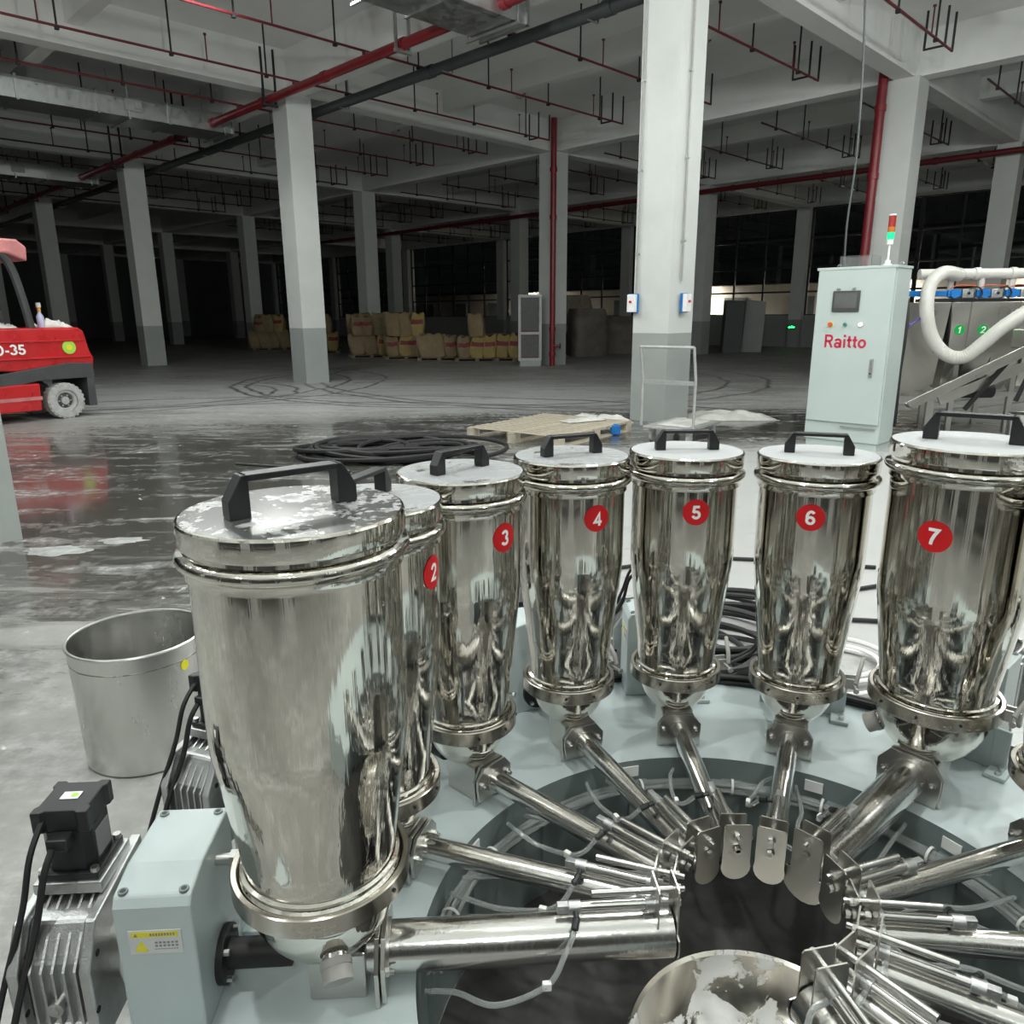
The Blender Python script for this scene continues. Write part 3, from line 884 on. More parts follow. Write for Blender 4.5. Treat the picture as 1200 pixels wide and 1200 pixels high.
    b = MB(); b.lathe(dp, 64); b.build('dome', 'steel_polished', t)
    # saddle block down to the deck
    hw = .066 if big else .055
    b = MB(); b.box((-.022, 0, .048), (.10, 2 * hw * .8, .094)); b.build('saddle_block', 'steel_satin', t, bevel=.004)
    if big:
        d_ = Vector((-.25, .80, -.55)).normalized()
        o_ = Vector((0, 0, zd0)) + Vector((d_.x * RD * .86, d_.y * RD * .86, d_.z * dz * .9))
        b = MB(); b.cyl(o_, o_ + d_ * .035, .021, n=24); b.build('drain_spout', 'steel_tube', t)
        b = MB(); b.cyl(o_ + d_ * .022, o_ + d_ * .034, .026, n=24); b.cyl(o_ + d_ * .034, o_ + d_ * .056, .0245, n=24)
        b.build('drain_cap', 'plug_plastic', t)
    # number sticker facing the centre of the ring
    if k <= 7:
        phi = PI if k > 1 else PI + math.radians(48)
        zs = 1.02 - DECK
        rs = .0335 if not big else .036
        vs = [Vector((0, 0, 0))]; fs = []
        for ri in (1, 2, 3):
            for j in range(32):
                vs.append(Vector((rs * ri / 3 * math.cos(2 * PI * j / 32), rs * ri / 3 * math.sin(2 * PI * j / 32), 0)))
        for j in range(32):
            fs.append((0, 1 + j, 1 + (j + 1) % 32))
            for ri in (0, 1): fs.append((1 + ri * 32 + j, 1 + (ri + 1) * 32 + j, 1 + (ri + 1) * 32 + (j + 1) % 32, 1 + ri * 32 + (j + 1) % 32))
        b = MB(); b.add(wrap(vs, RB, phi, zs, .0012), fs); st = b.build('number_sticker', 'sticker_red', t)
        st['label'] = 'red round sticker with white number %d' % k
        tv, tf = text_mesh(str(k), .036 if not big else .039, .19)
        b = MB(); b.add(wrap(tv, RB, phi, zs, .0020), tf); b.build('digit', 'sticker_white', st)
    return t
for k in ALLK:
    if k <= 9: hopper(k, k in BIG)

# ---------------- screw feeders with pneumatic gates
def feeder(k):
    big = k in BIG
    a = ang(k)
    M = Matrix.Translation(polar(.70, a, DECK)) @ Matrix.Rotation(a, 4, 'Z')
    lab = 'steel feed tube with gate cylinder running inward from %s' % {1: 'the large hopper by the warning label', 2: 'hopper two', 3: 'hopper three', 4: 'hopper four', 5: 'hopper five', 6: 'hopper six', 7: 'hopper seven', 8: 'the hopper next after seven', 9: 'the second hopper after seven', 10: 'the third hopper after seven', 11: 'the fourth hopper after seven', 12: 'the last hopper beside the opening'}[k]
    t = thing('screw_feeder', lab, 'feeder', M, 'screw feeders of the machine')
    zt = (.385 if not big else .388) - DECK
    rt = .0245 if not big else .044
    re = (.165 if not big else .172) - .70       # inner end, local x
    b = MB(); b.cyl((.06, 0, zt), (re, 0, zt), rt, n=32); b.build('tube', 'steel_tube', t)
    # flange: clipped-corner plate and foot plate, four bolts
    w = .058 if not big else .075; h = .043 if not big else .058; c_ = w * .38
    zc = zt + .003
    poly = [(-w, zc - h * .2), (-w + c_ * .2, zc - h), (w - c_ * .2, zc - h), (w, zc - h * .2), (w, zc + h * .35), (w - c_, zc + h), (-w + c_, zc + h), (-w, zc + h * .35)]
    b = MB(); b.prism(poly, -.008, 0.0, 'yz'); fp = b.build('flange_plate', 'steel_satin', t, bevel=.001)
    b = MB(); b.prism([(-w - .002, .001), (w + .002, .001), (w + .002, zc + h * .2), (w * .62, zc + h * 1.02), (-w * .62, zc + h * 1.02), (-w - .002, zc + h * .2)], .003, .011, 'yz'); b.build('foot_plate', 'steel_satin', t, bevel=.001)
    b = MB(); b.cyl((-.012, 0, zt), (-.002, 0, zt), rt + .004, n=24); b.build('collar', 'steel_satin', fp)
    for sy in (-1, 1):
        q = MB(); q.cyl((-.008, 0, 0), (-.014, 0, 0), .0085, n=6); q.cyl((-.014, 0, 0), (-.022, 0, 0), .0048, n=8)
        q.build('bolt', 'zinc', fp, M=Matrix.Translation((0, sy * w * .76, zc - h * .05)))
    # gate: fixed plate on the tube, moving plate before its mouth
    pw = .029 if not big else .030
    rb = .031 if not big else .047
    top = zt + (.100 if not big else .112)
    def gate_poly(zb, rb_):
        P = [(-pw, top - .004), (-pw, zb + rb_ * .4)]
        for j in range(13):
            th = PI + math.asin(min(1, .35)) * -1 + (PI + 2 * math.asin(.35)) * j / 12
            P.append((rb_ * math.cos(th), zb + rb_ * math.sin(th)))
        P += [(pw, zb + rb_ * .4), (pw, top - .004), (pw - .004, top), (-pw + .004, top)]
        return P
    b = MB(); b.prism(gate_poly(zt, rb), re - .006, re - .003, 'yz'); b.build('gate_plate', 'steel_satin', t)
    b = MB(); b.prism([(-pw, zt - rt * .2), (pw, zt - rt * .2), (pw, top - .004), (pw - .004, top), (-pw + .004, top), (-pw, top - .004)], re + .030, re + .033, 'yz'); b.build('fixed_plate', 'steel_satin', t)
    # cylinder and guide rod above the tube
    zy = zt + rt + .020; zr = zt + rt + .048
    b = MB(); b.cyl((re + .045, 0, zy), (re + .175, 0, zy), .0098, n=20); cy = b.build('air_cylinder', 'cylinder_steel', t)
    b = MB(); b.cyl((re + .033, 0, zy), (re + .050, 0, zy), .0125, n=20); b.build('front_cap', 'aluminium_cast', cy)
    b = MB(); b.cyl((re + .170, 0, zy), (re + .192, 0, zy), .0122, n=20); b.box((re + .202, 0, zy), (.022, .014, .017)); b.cyl((re + .204, -.008, zy), (re + .204, .008, zy), .0035, n=8)
    b.build('rear_cap', 'aluminium_cast', cy, bevel=.001)
    b = MB(); b.cyl((re - .016, 0, zy), (re + .045, 0, zy), .0045, n=10); b.cyl((re - .016, 0, zy), (re - .008, 0, zy), .0085, n=6); b.cyl((re + .018, 0, zy), (re + .028, 0, zy), .0095, n=6); b.build('piston_rod', 'zinc', cy)
    b = MB(); b.cyl((re + .180, 0, zy), (re + .180, .024, zy - .004), .0055, n=10); b.cyl((re + .180, .024, zy - .004), (re + .186, .040, zy - .012), .0068, n=10); b.build('air_fitting', 'black_plastic', cy)
    b = MB(); b.cyl((re - .010, 0, zr), (re + .150, 0, zr), .0068, n=14); b.build('guide_rod', 'cylinder_steel', t)
    b = MB(); b.cyl((re - .022, 0, zr), (re - .006, 0, zr), .0052, n=8); b.cyl((re - .012, 0, zr), (re - .006, 0, zr), .0085, n=6); b.build('rod_nut', 'zinc', t)
    # clear air hose from the rear fitting back to the ring main
    name = {1: 'large hopper by the warning label', 8: 'the hopper next after seven', 9: 'the second hopper after seven', 10: 'the third hopper after seven', 11: 'the fourth hopper after seven', 12: 'the last hopper'}.get(k, 'hopper ' + ['', 'one', 'two', 'three', 'four', 'five', 'six', 'seven'][min(k, 7)])
    s_ = 1 if k < 7 else -1
    P = [(re + .186, .042, zy - .014), (re + .205, .060, zy - .045), (re + .24, .070 if not big else .085, zt - .02), (re + .33, .062 if not big else .09, zt - .05), (re + .40, .05, zt - .06), (re + .455, .03, zt - .075)]
    b = MB(); b.tube([M @ p for p in smooth_path(P, 6)], .0052, 8)
    o = b.build('air_hose', 'hose_clear'); tag(o, 'clear air hose looping from cylinder of %s' % name, 'hose', 'clear air hoses')
    q = MB(); q.box(M @ Vector((re + .24, .070 if not big else .085, zt - .02)), (.016, .010, .016), rz=a); q.build('cable_tie', 'tie_white', o, bevel=.002)
    P = [(re + .045, -.010, zy - .004), (re + .05, -.045, zy - .02), (re + .10, -.058 if not big else -.075, zt), (re + .19, -.045 if not big else -.07, zt - .015), (re + .30, -.05, zt - .05), (re + .455, -.03, zt - .085)]
    b = MB(); b.tube([M @ p for p in smooth_path(P, 6)], .0052, 8)
    o = b.build('air_hose', 'hose_clear'); tag(o, 'clear air hose leaving gate front of %s' % name, 'hose', 'clear air hoses')
for k in ALLK: feeder(k)

# bundle of clear hoses round the well wall
for n in range(6):
    rr = R_IN - .016 - .010 * (n % 3) ; zz = DECK - .060 - .011 * (n // 3)
    pts = []
    for j in range(81):
        a = math.radians(178) - math.radians(250) * j / 80
        wob = .004 * math.sin(7 * a + n * 1.7)
        pts.append(polar(rr + wob, a, zz + .004 * math.sin(5 * a + n)))
    b = MB(); b.tube(pts, .0048, 8)
    o = b.build('air_hose', 'hose_clear'); tag(o, 'long clear air hose of the bundle tied round the well wall', 'hose', 'hose bundle round the well')
    if n == 2:
        for a in (165, 146, 126, 101, 78, 57, 33, 12, -8):
            q = MB(); q.lathe([(.019, -.003), (.021, -.003), (.021, .003), (.019, .003)], 16)
            ar = math.radians(a)
            q.build('cable_tie', 'tie_white', o, M=Matrix.Translation(polar(R_IN - .026, ar, DECK - .066)) @ Matrix.Rotation(ar, 4, 'Z') @ Matrix.Rotation(PI / 2, 4, 'X'))

# ---------------- drive units
def drive(k):
    a = ang(k)
    M = Matrix.Translation(polar(1.05, a, DECK)) @ Matrix.Rotation(a, 4, 'Z')
    nm = {1: 'with yellow warning label beside the large hopper', 2: 'behind hopper two', 3: 'behind hopper three', 4: 'behind hopper four', 5: 'behind hopper five', 6: 'behind hopper six', 7: 'behind large hopper seven', 8: 'behind the hopper next after seven', 9: 'behind the second hopper after seven'}[k]
    t = thing('drive_unit', 'grey green gear housing with black servo motor %s' % nm, 'gear motor', M, 'drive units of the machine')
    zt = .29
    prof = [(-.105, .0), (.105, .0), (.105, zt - .030), (.095, zt - .014), (.045, zt - .002), (.035, zt), (-.105, zt)]
    b = MB(); b.prism(prof, -.062, .062, 'yz'); hs = b.build('gear_housing', 'deck_paint', t, bevel=.004)
    for x, y, z in ((-.048, -.09, zt), (.048, -.09, zt), (-.048, .088, zt - .0125), (.048, .088, zt - .0125)):
        q = MB(); q.cyl((0, 0, -.002), (0, 0, .003), .008, n=12); q.cyl((0, 0, .003), (0, 0, .0032), .005, n=6, mat=1); q.build('screw', ['deck_side_paint', 'ink_black'], hs, M=Matrix.Translation((x, y, z)))
    # warning label on the counter-clockwise end
    q = MB(); q.box((0, 0, 0), (.084, .0016, .046)); lb = q.build('warning_label', 'label_silver', t, bevel=.0006, M=Matrix.Translation((.0, .1056, .195)))
    q = MB(); q.box((0, .0009, .015), (.074, .0006, .010)); q.build('label_header', 'label_yellow', lb)
    q = MB(); q.prism([(.012, -.017), (.034, -.017), (.023, .004)], .0008, .0014, 'xz'); q.build('warning_triangle', 'label_yellow', lb)
    q = MB()
    for r_ in range(3):
        for c_ in range(6 if r_ < 2 else 9):
            q.box((-.033 + c_ * (.0064 if r_ < 2 else .0042), .0010, -.001 - r_ * .0062), (.0042 if r_ < 2 else .003, .0004, .0036 if r_ < 2 else .0014))
    for c_ in range(9): q.box((.006 - c_ * .0045, .0013, .015), (.0028, .0004, .0052))
    q.prism([(.027, .012), (.033, .012), (.030, .0185)], .0012, .0016, 'xz')
    q.build('label_print', 'ink_grey', lb)
    # drive shaft and bearing flange toward the hopper
    b = MB(); b.cyl((-.062, 0, .062), (-.185, 0, .062), .026, n=20); b.cyl((-.062, 0, .062), (-.074, 0, .062), .050, n=28); b.build('shaft_bearing', 'black_iron', t)
    for j in range(4):
        th = PI / 4 + PI / 2 * j
        q = MB(); q.cyl((-.074, 0, 0), (-.084, 0, 0), .006, n=6); q.build('flange_bolt', 'zinc', t, M=Matrix.Translation((0, .04 * math.cos(th), .062 + .04 * math.sin(th))))
    b = MB(); b.cyl((-.062, -.02, .245), (-.088, -.02, .245), .010, n=12); b.cyl((-.088, -.02, .245), (-.10, -.02, .245), .016, n=6); b.build('stud', 'zinc', t)
    # round adaptor and aluminium worm gearbox outside
    b = MB(); b.cyl((.062, .0, .12), (.075, .0, .12), .085, n=36); b.cyl((.075, .0, .12), (.100, .0, .12), .068, n=36); b.build('adaptor_flange', 'steel_satin', t)
    gx0, gx1 = .100, .230
    gp = [(-.085, .02), (.085, .02), (.105, .05), (.105, .16), (.07, .215), (-.085, .235)]
    b = MB(); b.prism(gp, gx0 + .018, gx1 - .018, 'yz'); gb = b.build('worm_gearbox', 'aluminium_cast', t, bevel=.006)
    for x in (gx0 + .009, gx1 - .009):
        b = MB(); b.prism([(-.100, .005), (.115, .005), (.125, .05), (.125, .16), (.085, .225), (-.100, .245)], x - .009, x + .009, 'yz'); b.build('gearbox_flange', 'aluminium_cast', gb, bevel=.003)
    for j in range(5):
        x = gx0 + .028 + j * .0175
        b = MB(); b.prism([(.07, .04), (.118, .05), (.118, .155), (.075, .205), (.02, .232), (.02, .21), (.06, .19)], x - .002, x + .002, 'yz'); b.build('cooling_fin', 'aluminium_cast', gb)
    b = MB(); b.cyl((gx0 + .063, .10, .09), (gx0 + .063, .126, .09), .013, n=16); b.cyl((gx0 + .063, .126, .09), (gx0 + .063, .130, .09), .008, n=6); b.build('oil_plug', 'zinc', gb)
    for x in (gx0 + .009, gx1 - .009):
        for y, z in ((.095, .19), (.118, .10), (-.08, .236)):
            q = MB(); q.cyl((x - .010, y, z - .02), (x + .010, y, z - .02), .006, n=10); q.build('gearbox_hole', 'black_iron', gb)
    mx = (gx0 + gx1) / 2
    b = MB(); b.box((mx, -.02, .245), (.112, .112, .022)); b.build('motor_mount', 'aluminium_cast', t, bevel=.003)
    b = MB(); b.box((mx, -.02, .262), (.098, .098, .012)); b.build('motor_flange', 'black_plastic', t, bevel=.002)
    for sx in (-1, 1):
        for sy in (-1, 1):
            q = MB(); q.cyl((0, 0, 0), (0, 0, .008), .007, n=8); q.build('motor_bolt', 'zinc', t, M=Matrix.Translation((mx + sx * .042, -.02 + sy * .042, .268)))
    s2 = .041; c2 = .014
    def octo(s_, c_): return [(-s_ + c_, -s_), (s_ - c_, -s_), (s_, -s_ + c_), (s_, s_ - c_), (s_ - c_, s_), (-s_ + c_, s_), (-s_, s_ - c_), (-s_, -s_ + c_)]
    mo = [(x + mx, y - .02) for x, y in octo(s2, c2)]
    b = MB(); b.prism(mo, .268, .345, 'xy'); mt = b.build('servo_motor', 'black_plastic', t, bevel=.002)
    cap = []
    for j in range(4):
        th = PI / 2 * j
        for px, py in ((.030, -.046), (.046, -.046), (.046, -.030), (.041, -.024), (.041, .024)):
            cap.append((mx + px * math.cos(th) - py * math.sin(th), -.02 + px * math.sin(th) + py * math.cos(th)))
    b = MB(); b.prism(cap, .345, .385, 'xy'); b.build('motor_cap', 'black_plastic', mt, bevel=.003)
    b = MB(); b.box((mx, -.02, .3858), (.030, .020, .0012)); ml_ = b.build('motor_label', 'sticker_white', mt, M=Matrix.Rotation(0, 4, 'Z'))
    b = MB(); b.cyl((mx - .006, -.02, .3862), (mx - .006, -.02, .3868), .006, n=14); b.build('label_dot', 'label_green', mt)
    b = MB(); b.box((mx - .0415, -.02, .305), (.0016, .045, .05)); b.build('rating_plate', 'ink_grey', mt)
    b = MB(); b.box((mx + .0, .032, .335), (.034, .028, .022)); b.build('connector', 'black_plastic', mt, bevel=.003)
    P = [(mx + .006, .047, .332), (mx + .012, .070, .30), (mx + .028, .085, .22), (mx + .045, .125, .13), (mx + .06, .150, .05), (mx + .05, .18, .02), (mx - .02, .24, .006)]
    b = MB(); b.tube(smooth_path(P, 6), .0058, 8); b.build('motor_cable', 'black_rubber', t)
    P = [(mx + .030, .012, .372), (mx + .034, .060, .33), (mx + .045, .085, .25), (mx + .068, .120, .15), (mx + .085, .150, .06), (mx + .07, .19, .02), (mx, .26, .006)]
    b = MB(); b.tube(smooth_path(P, 6), .0052, 8); b.build('motor_cable', 'black_rubber', t)
    # foot bracket on the deck
    b = MB(); b.box((-.085, -.125, .006), (.06, .05, .012)); b.box((-.058, -.118, .06), (.010, .04, .12)); br = b.build('foot_bracket', 'deck_paint', t, bevel=.003)
    for x in (-.098, -.074):
        q = MB(); q.cyl((0, 0, .012), (0, 0, .022), .008, n=6); q.build('bolt', 'zinc', br, M=Matrix.Translation((x, -.13, 0)))
for k in range(1, 10): drive(k)

# black cable loom lying on the outer edge of the deck
for n in range(5):
    pts = []
    for j in range(50):
        a = math.radians(150) - math.radians(150) * j / 49
        pts.append(polar(1.135 + .014 * (n % 3) + .01 * math.sin(9 * a + n), a, .0))
    z = .008 + .016 * (n // 3)
    b = MB(); b.tube([p + Vector((0, 0, DECK + z if True else 0)) - Vector((0, 0, 0)) for p in [polar(1.085 + .013 * (n % 3) + .005 * math.sin(9 * (math.radians(150) - math.radians(150) * j / 49) + n), math.radians(150) - math.radians(150) * j / 49, 0) for j in range(50)]], .0075, 8)
    o = b.build('power_cable', 'black_rubber'); tag(o, 'black power cable of the loom lying along the deck edge', 'cable', 'black cables along the deck edge')
    if n == 0:
        for a in (52, 80, 103, 128):
            ar = math.radians(a)
            q = MB(); q.box((0, 0, .018), (.075, .006, .040)); q.build('cable_tie', 'tie_white', o, M=Matrix.Translation(polar(1.098, ar, DECK)) @ Matrix.Rotation(ar, 4, 'Z'))

# ------------------------------------------------------------------ things on the floor close by
t = thing('steel_bucket', 'open round steel bucket with yellow dot standing on the concrete', 'bucket', Matrix.Translation((-1.31, 2.42, 0)) @ Matrix.Diagonal((.97, .97, .94, 1)))
b = MB(); b.lathe([(0, .004), (.212, .004), (.215, .008), (.225, .46), (.230, .463), (.228, .468), (.222, .466), (.2205, .46), (.2105, .012), (0, .010)], 72); b.build('shell', 'steel_dull', t)
b = MB(); b.tube([(.226 * math.cos(2 * PI * j / 72), .226 * math.sin(2 * PI * j / 72), .464) for j in range(72)], .0055, 8, closed=True); b.build('rolled_rim', 'zinc', t)
b = MB(); b.tube([(.2235 * math.cos(2 * PI * j / 72), .2235 * math.sin(2 * PI * j / 72), .405) for j in range(72)], .0022, 6, closed=True); b.build('bead', 'steel_polished', t)
tv = [Vector((.016 * math.cos(2 * PI * j / 20), .020 * math.sin(2 * PI * j / 20), 0)) for j in range(20)]
b = MB(); b.add(wrap(tv, .2225, math.radians(-25), .385, .003), [tuple(range(20))]); b.build('dot_sticker', 'label_yellow', t)

def coil(name, label, c, R, loops, r, seed, mat='black_rubber', flat=.7, rise=.0, group=None):
    rnd = random.Random(seed)
    pts = []
    ph = rnd.random() * 6
    for i in range(int(loops * 14)):
        th = 2 * PI * i / 14
        lp = i / 14
        R1 = R * (1 + .22 * math.sin(lp * 1.9 + ph) + .12 * math.sin(lp * 5.3))
        cx = R * .22 * math.sin(lp * 1.3 + ph * 2); cy = R * .16 * math.cos(lp * 1.7 + ph)
        z = r + rise * (0.5 + .5 * math.sin(lp * 2.4 + th * .5 + ph)) 
        pts.append((c[0] + cx + R1 * math.cos(th), c[1] + cy + R1 * flat * math.sin(th), c[2] + z))
    b = MB(); b.tube(smooth_path(pts, 3), r, 7)
    return tag(b.build(name, mat), label, 'cable', group)
coil('cable_coil', 'thick black cable coiled in a loose heap on the wet floor behind the lids', (-1.55, 8.25, 0), .62, 7, .028, 3, flat=.75, rise=.10, group='loose black cable heaps')
coil('cable_coil', 'second black cable lying across the heap on the wet floor', (-1.05, 8.1, 0), .68, 6, .024, 5, flat=.6, rise=.12, group='loose black cable heaps')
coil('cable_coil', 'large coil of black cable on the floor behind hoppers 5 and 6', (1.0, 3.35, 0), .42, 9, .013, 11, flat=.85, rise=.07, group='cable coils behind the hoppers')
coil('cable_coil', 'grey black cable coil tangled behind hopper 5', (.78, 3.1, 0), .36, 7, .012, 14, flat=.9, rise=.06, group='cable coils behind the hoppers')
coil('cable_coil', 'white hose coiled on the floor between hoppers 6 and 7', (1.38, 3.0, 0), .24, 3, .011, 17, 'tie_white', .9, .03)
for n, (P, lab) in enumerate(([[(-1.1, 5.0), (-.2, 4.55), (.5, 4.3), (1.2, 4.5), (2.2, 4.3)], 'single black cable trailing over the dusty floor past hoppers 4 and 5'],
                              [[(.2, 3.3), (.5, 3.7), (.9, 3.9), (1.6, 3.85), (2.4, 4.1)], 'thin black cable curving behind hopper 6'],
                              [[(1.3, 3.55), (1.7, 3.5), (2.3, 3.4)], 'short black cable lying between hoppers 6 and 7'],
                              [[(.05, 2.75), (.3, 3.0), (.55, 3.05), (.8, 3.3)], 'black cable end curving behind hopper 4'],
                              [[(-1.6, 7.3), (-2.3, 7.55), (-2.9, 7.75)], 'stiff dark rod lying on the wet floor left of the cable heap'])):
    b = MB(); b.tube(smooth_path([(x, y, .014) for x, y in P], 10), .012, 8)
    tag(b.build('floor_cable', 'black_rubber' if n < 4 else 'forklift_grey'), lab, 'cable')

# ------------------------------------------------------------------ wooden pallets
def pallet(M, label, lx, ly, slats, mat='wood_pale', group=None, h=.14):
    t = thing('pallet', label, 'pallet', M, group)
    sw = lx / slats * .54
    sl = MB(); sl.box((0, 0, 0), (sw, ly, .009)); sme = None
    for i in range(slats):
        x = -lx / 2 + (i + .5) * lx / slats
        if sme is None:
            o = sl.build('slat', mat, t, M=Matrix.Translation((x, 0, h - .0065))); sme = o
        else: part_copy(sme, t, Matrix.Translation((x, random.uniform(-.012, .012), h - .0065)))
    for y in (-ly / 2 + .05, 0, ly / 2 - .05):
        q = MB(); q.box((0, y, h - .022), (lx, .10, .018)); q.build('stringer_board', mat, t)
        q = MB(); q.box((0, y, .009), (lx, .10, .018)); q.build('bottom_board', mat, t)
        for x in (-lx / 2 + .07, 0, lx / 2 - .07):
            q = MB(); q.box((x, y, (h - .031 + .018) / 2), (.13, .10, h - .049)); q.build('block', mat, t)
    return t
pc = Vector((.52, 9.72, 0))
px = Vector((1.12, 1.46, 0)).normalized()      # long side of the slats
pallet(frame(pc, Vector((1.12, 1.46, 0)), (0, 0, 1)), 'pale wooden pallet of many slats lying empty on the wet floor', 1.75, 1.4, 15)
t = thing('blue_clamp', 'small blue plastic block on the corner of the empty pallet', 'block', Matrix.Translation((1.34, 9.62, .0)))
b = MB(); b.box((0, 0, .07), (.12, .10, .12)); b.box((0, 0, .13), (.05, .05, .03)); b.build('block', 'valve_blue', t, bevel=.01)

# crumpled film and bag on the floor by the tall column
def crumple(name, label, cat, M, sx, sy, sz, mat, seed, res=14):
    rnd = random.Random(seed); vs = []; fs = []
    for i in range(res + 1):
        for j in range(res + 1):
            x = (i / res - .5) * 2; y = (j / res - .5) * 2
            e = max(0, 1 - max(abs(x), abs(y)) ** 3)
            nz = mnoise.noise(Vector((x * 2.3 + seed, y * 2.3, seed * .7))) * .5 + .5
            n2 = mnoise.noise(Vector((x * 6 + seed, y * 6, 3))) * .25
            vs.append((x * sx / 2 * (1 + .12 * n2), y * sy / 2 * (1 + .12 * n2), .004 + sz * e * max(.05, nz + n2)))
    for i in range(res):
        for j in range(res):
            a = i * (res + 1) + j
            fs.append((a, a + res + 1, a + res + 2, a + 1))
    b = MB(); b.add(vs, fs, smooth=True)
    o = b.build(name, mat, M=M)
    s = o.modifiers.new('thick', 'SOLIDIFY'); s.thickness = .006
    return tag(o, label, cat)
crumple('plastic_film', 'crumpled pale plastic film lying between pallet and tall column', 'film', Matrix.Translation((1.25, 10.85, 0)), 1.0, .35, .16, 'plastic_film', 3)
crumple('plastic_film', 'crumpled white plastic sheet heaped beside the tall column foot', 'film', Matrix.Translation((3.25, 11.2, 0)), 1.3, .7, .15, 'plastic_film', 6)
crumple('plastic_film', 'thin film scrap lying on the pallet slats', 'film', Matrix.Translation((.95, 9.95, .145)) @ Matrix.Rotation(.5, 4, 'Z'), .6, .25, .06, 'plastic_film', 9)
def spill(label, c, rx, ry, h, seed):
    vs = [(0, 0, h)]; fs = []; n = 40
    for q_ in (.5, .8, 1.0):
        for i in range(n):
            th = 2 * PI * i / n
            k = q_ * (1 + .45 * mnoise.noise(Vector((math.cos(th) * 1.6 + seed, math.sin(th) * 1.6, seed))) + .22 * mnoise.noise(Vector((math.cos(th) * 5, math.sin(th) * 5 + seed, 1))))
            vs.append((rx * k * math.cos(th), ry * k * math.sin(th), h * (1 - q_) ** .7 + .001))
    for i in range(n):
        fs.append((0, 1 + i, 1 + (i + 1) % n))
        for q_ in (0, 1): fs.append((1 + q_ * n + i, 1 + (q_ + 1) * n + i, 1 + (q_ + 1) * n + (i + 1) % n, 1 + q_ * n + (i + 1) % n))
    b = MB(); b.add(vs, fs, smooth=True)
    o = b.build('powder_spill', 'powder_smear', M=Matrix.Translation(c)); o['kind'] = 'stuff'; o['label'] = label; o['category'] = 'powder'
spill('white powder spilled at the foot of the near white column', Vector((-3.05, 4.78, 0)), .22, .11, .012, 2)
spill('white powder patch trodden on the wet floor beside the near column', Vector((-2.72, 5.0, 0)), .17, .07, .008, 5)
spill('small white powder patch on the floor beyond the bucket', Vector((-2.0, 4.45, 0)), .12, .05, .006, 8)

# flat platform trolley
t = thing('platform_trolley', 'grey steel platform trolley with tall tube handle before the tall column', 'trolley', frame(Vector((1.85, 8.9, 0)), Vector((.60, .80, 0)), (0, 0, 1)))
b = MB()
for i, (y0) in enumerate((-.27, .27)):
    pass
hw = .335
Mh = Matrix.Translation((0, 0, 0))
# handle at the local x=0 end, posts along local y
for sy in (-1, 1):
    P = smooth_path([(0, sy * hw, .20), (0, sy * hw, .74), (-.015, sy * hw, .84), (-.06, sy * (hw + .0), 1.02), (-.085, sy * hw, 1.14)], 4)
    b = MB(); b.tube(P, .017, 10); b.build('handle_post', 'trolley_steel', t)
b = MB(); b.cyl((-.085, -hw, 1.14), (-.085, hw, 1.14), .017, n=10); b.build('handle_bar', 'trolley_steel', t)
b = MB(); b.box((0, 0, .73), (.02, 2 * hw, .05)); b.build('cross_bar', 'trolley_steel', t)
b = MB(); b.box((.46, 0, .185), (.94, .62, .03)); b.build('platform', 'trolley_steel', t, bevel=.006)
for x in (.12, .82):
    for sy in (-1, 1):
        q = MB(); q.cyl((x, sy * .24 - .018, .065), (x, sy * .24 + .018, .065), .065, n=20); q.build('wheel', 'tyre_dusty', t)
        q = MB(); q.box((x, sy * .24, .14), (.06, .06, .07)); q.build('caster_fork', 'trolley_steel', t)
crumple('plastic_film', 'dusty film and boards lying on the trolley platform', 'film', t.matrix_world @ Matrix.Translation((.50, 0, .20)), .7, .42, .045, 'plastic_film', 21)

# unseen racks added to put dark stripes into the hopper reflections
rk = None
for n, (x, y, a, lab) in enumerate(((-2.7, -1.1, -38, 'added dark reflection rack behind the operator by the left aisle'), (-1.05, -1.95, -14, 'added dark reflection rack behind the operator in the middle'),
                                    (.75, -2.1, 6, 'added dark reflection rack behind the operator right of the middle one'), (2.5, -1.5, 32, 'added dark reflection rack behind the operator by the right aisle'), (3.7, .1, 62, 'added dark reflection rack beside the right aisle'))):
    Mk = Matrix.Translation((x, y, 0)) @ Matrix.Rotation(math.radians(a), 4, 'Z')
    if rk is None:
        rk = thing('reflection_rack', lab, 'rack', Mk, 'racks added for the hopper reflections')
        for px_ in (-.55, .55):
            for py_ in (-.2, .2):
                q = MB(); q.box((px_, py_, 1.05), (.06, .06, 2.1)); q.build('post', 'forklift_grey', rk)
        for z_ in (.25, .85, 1.45, 2.05):
            q = MB(); q.box((0, 0, z_), (1.16, .46, .035)); q.build('shelf', 'forklift_grey', rk)
        q = MB(); q.box((0, -.22, 1.05), (1.1, .012, 2.0)); q.build('back_panel', 'wrap_brown', rk)
    else: copy_tree(rk, Mk, None, lab)

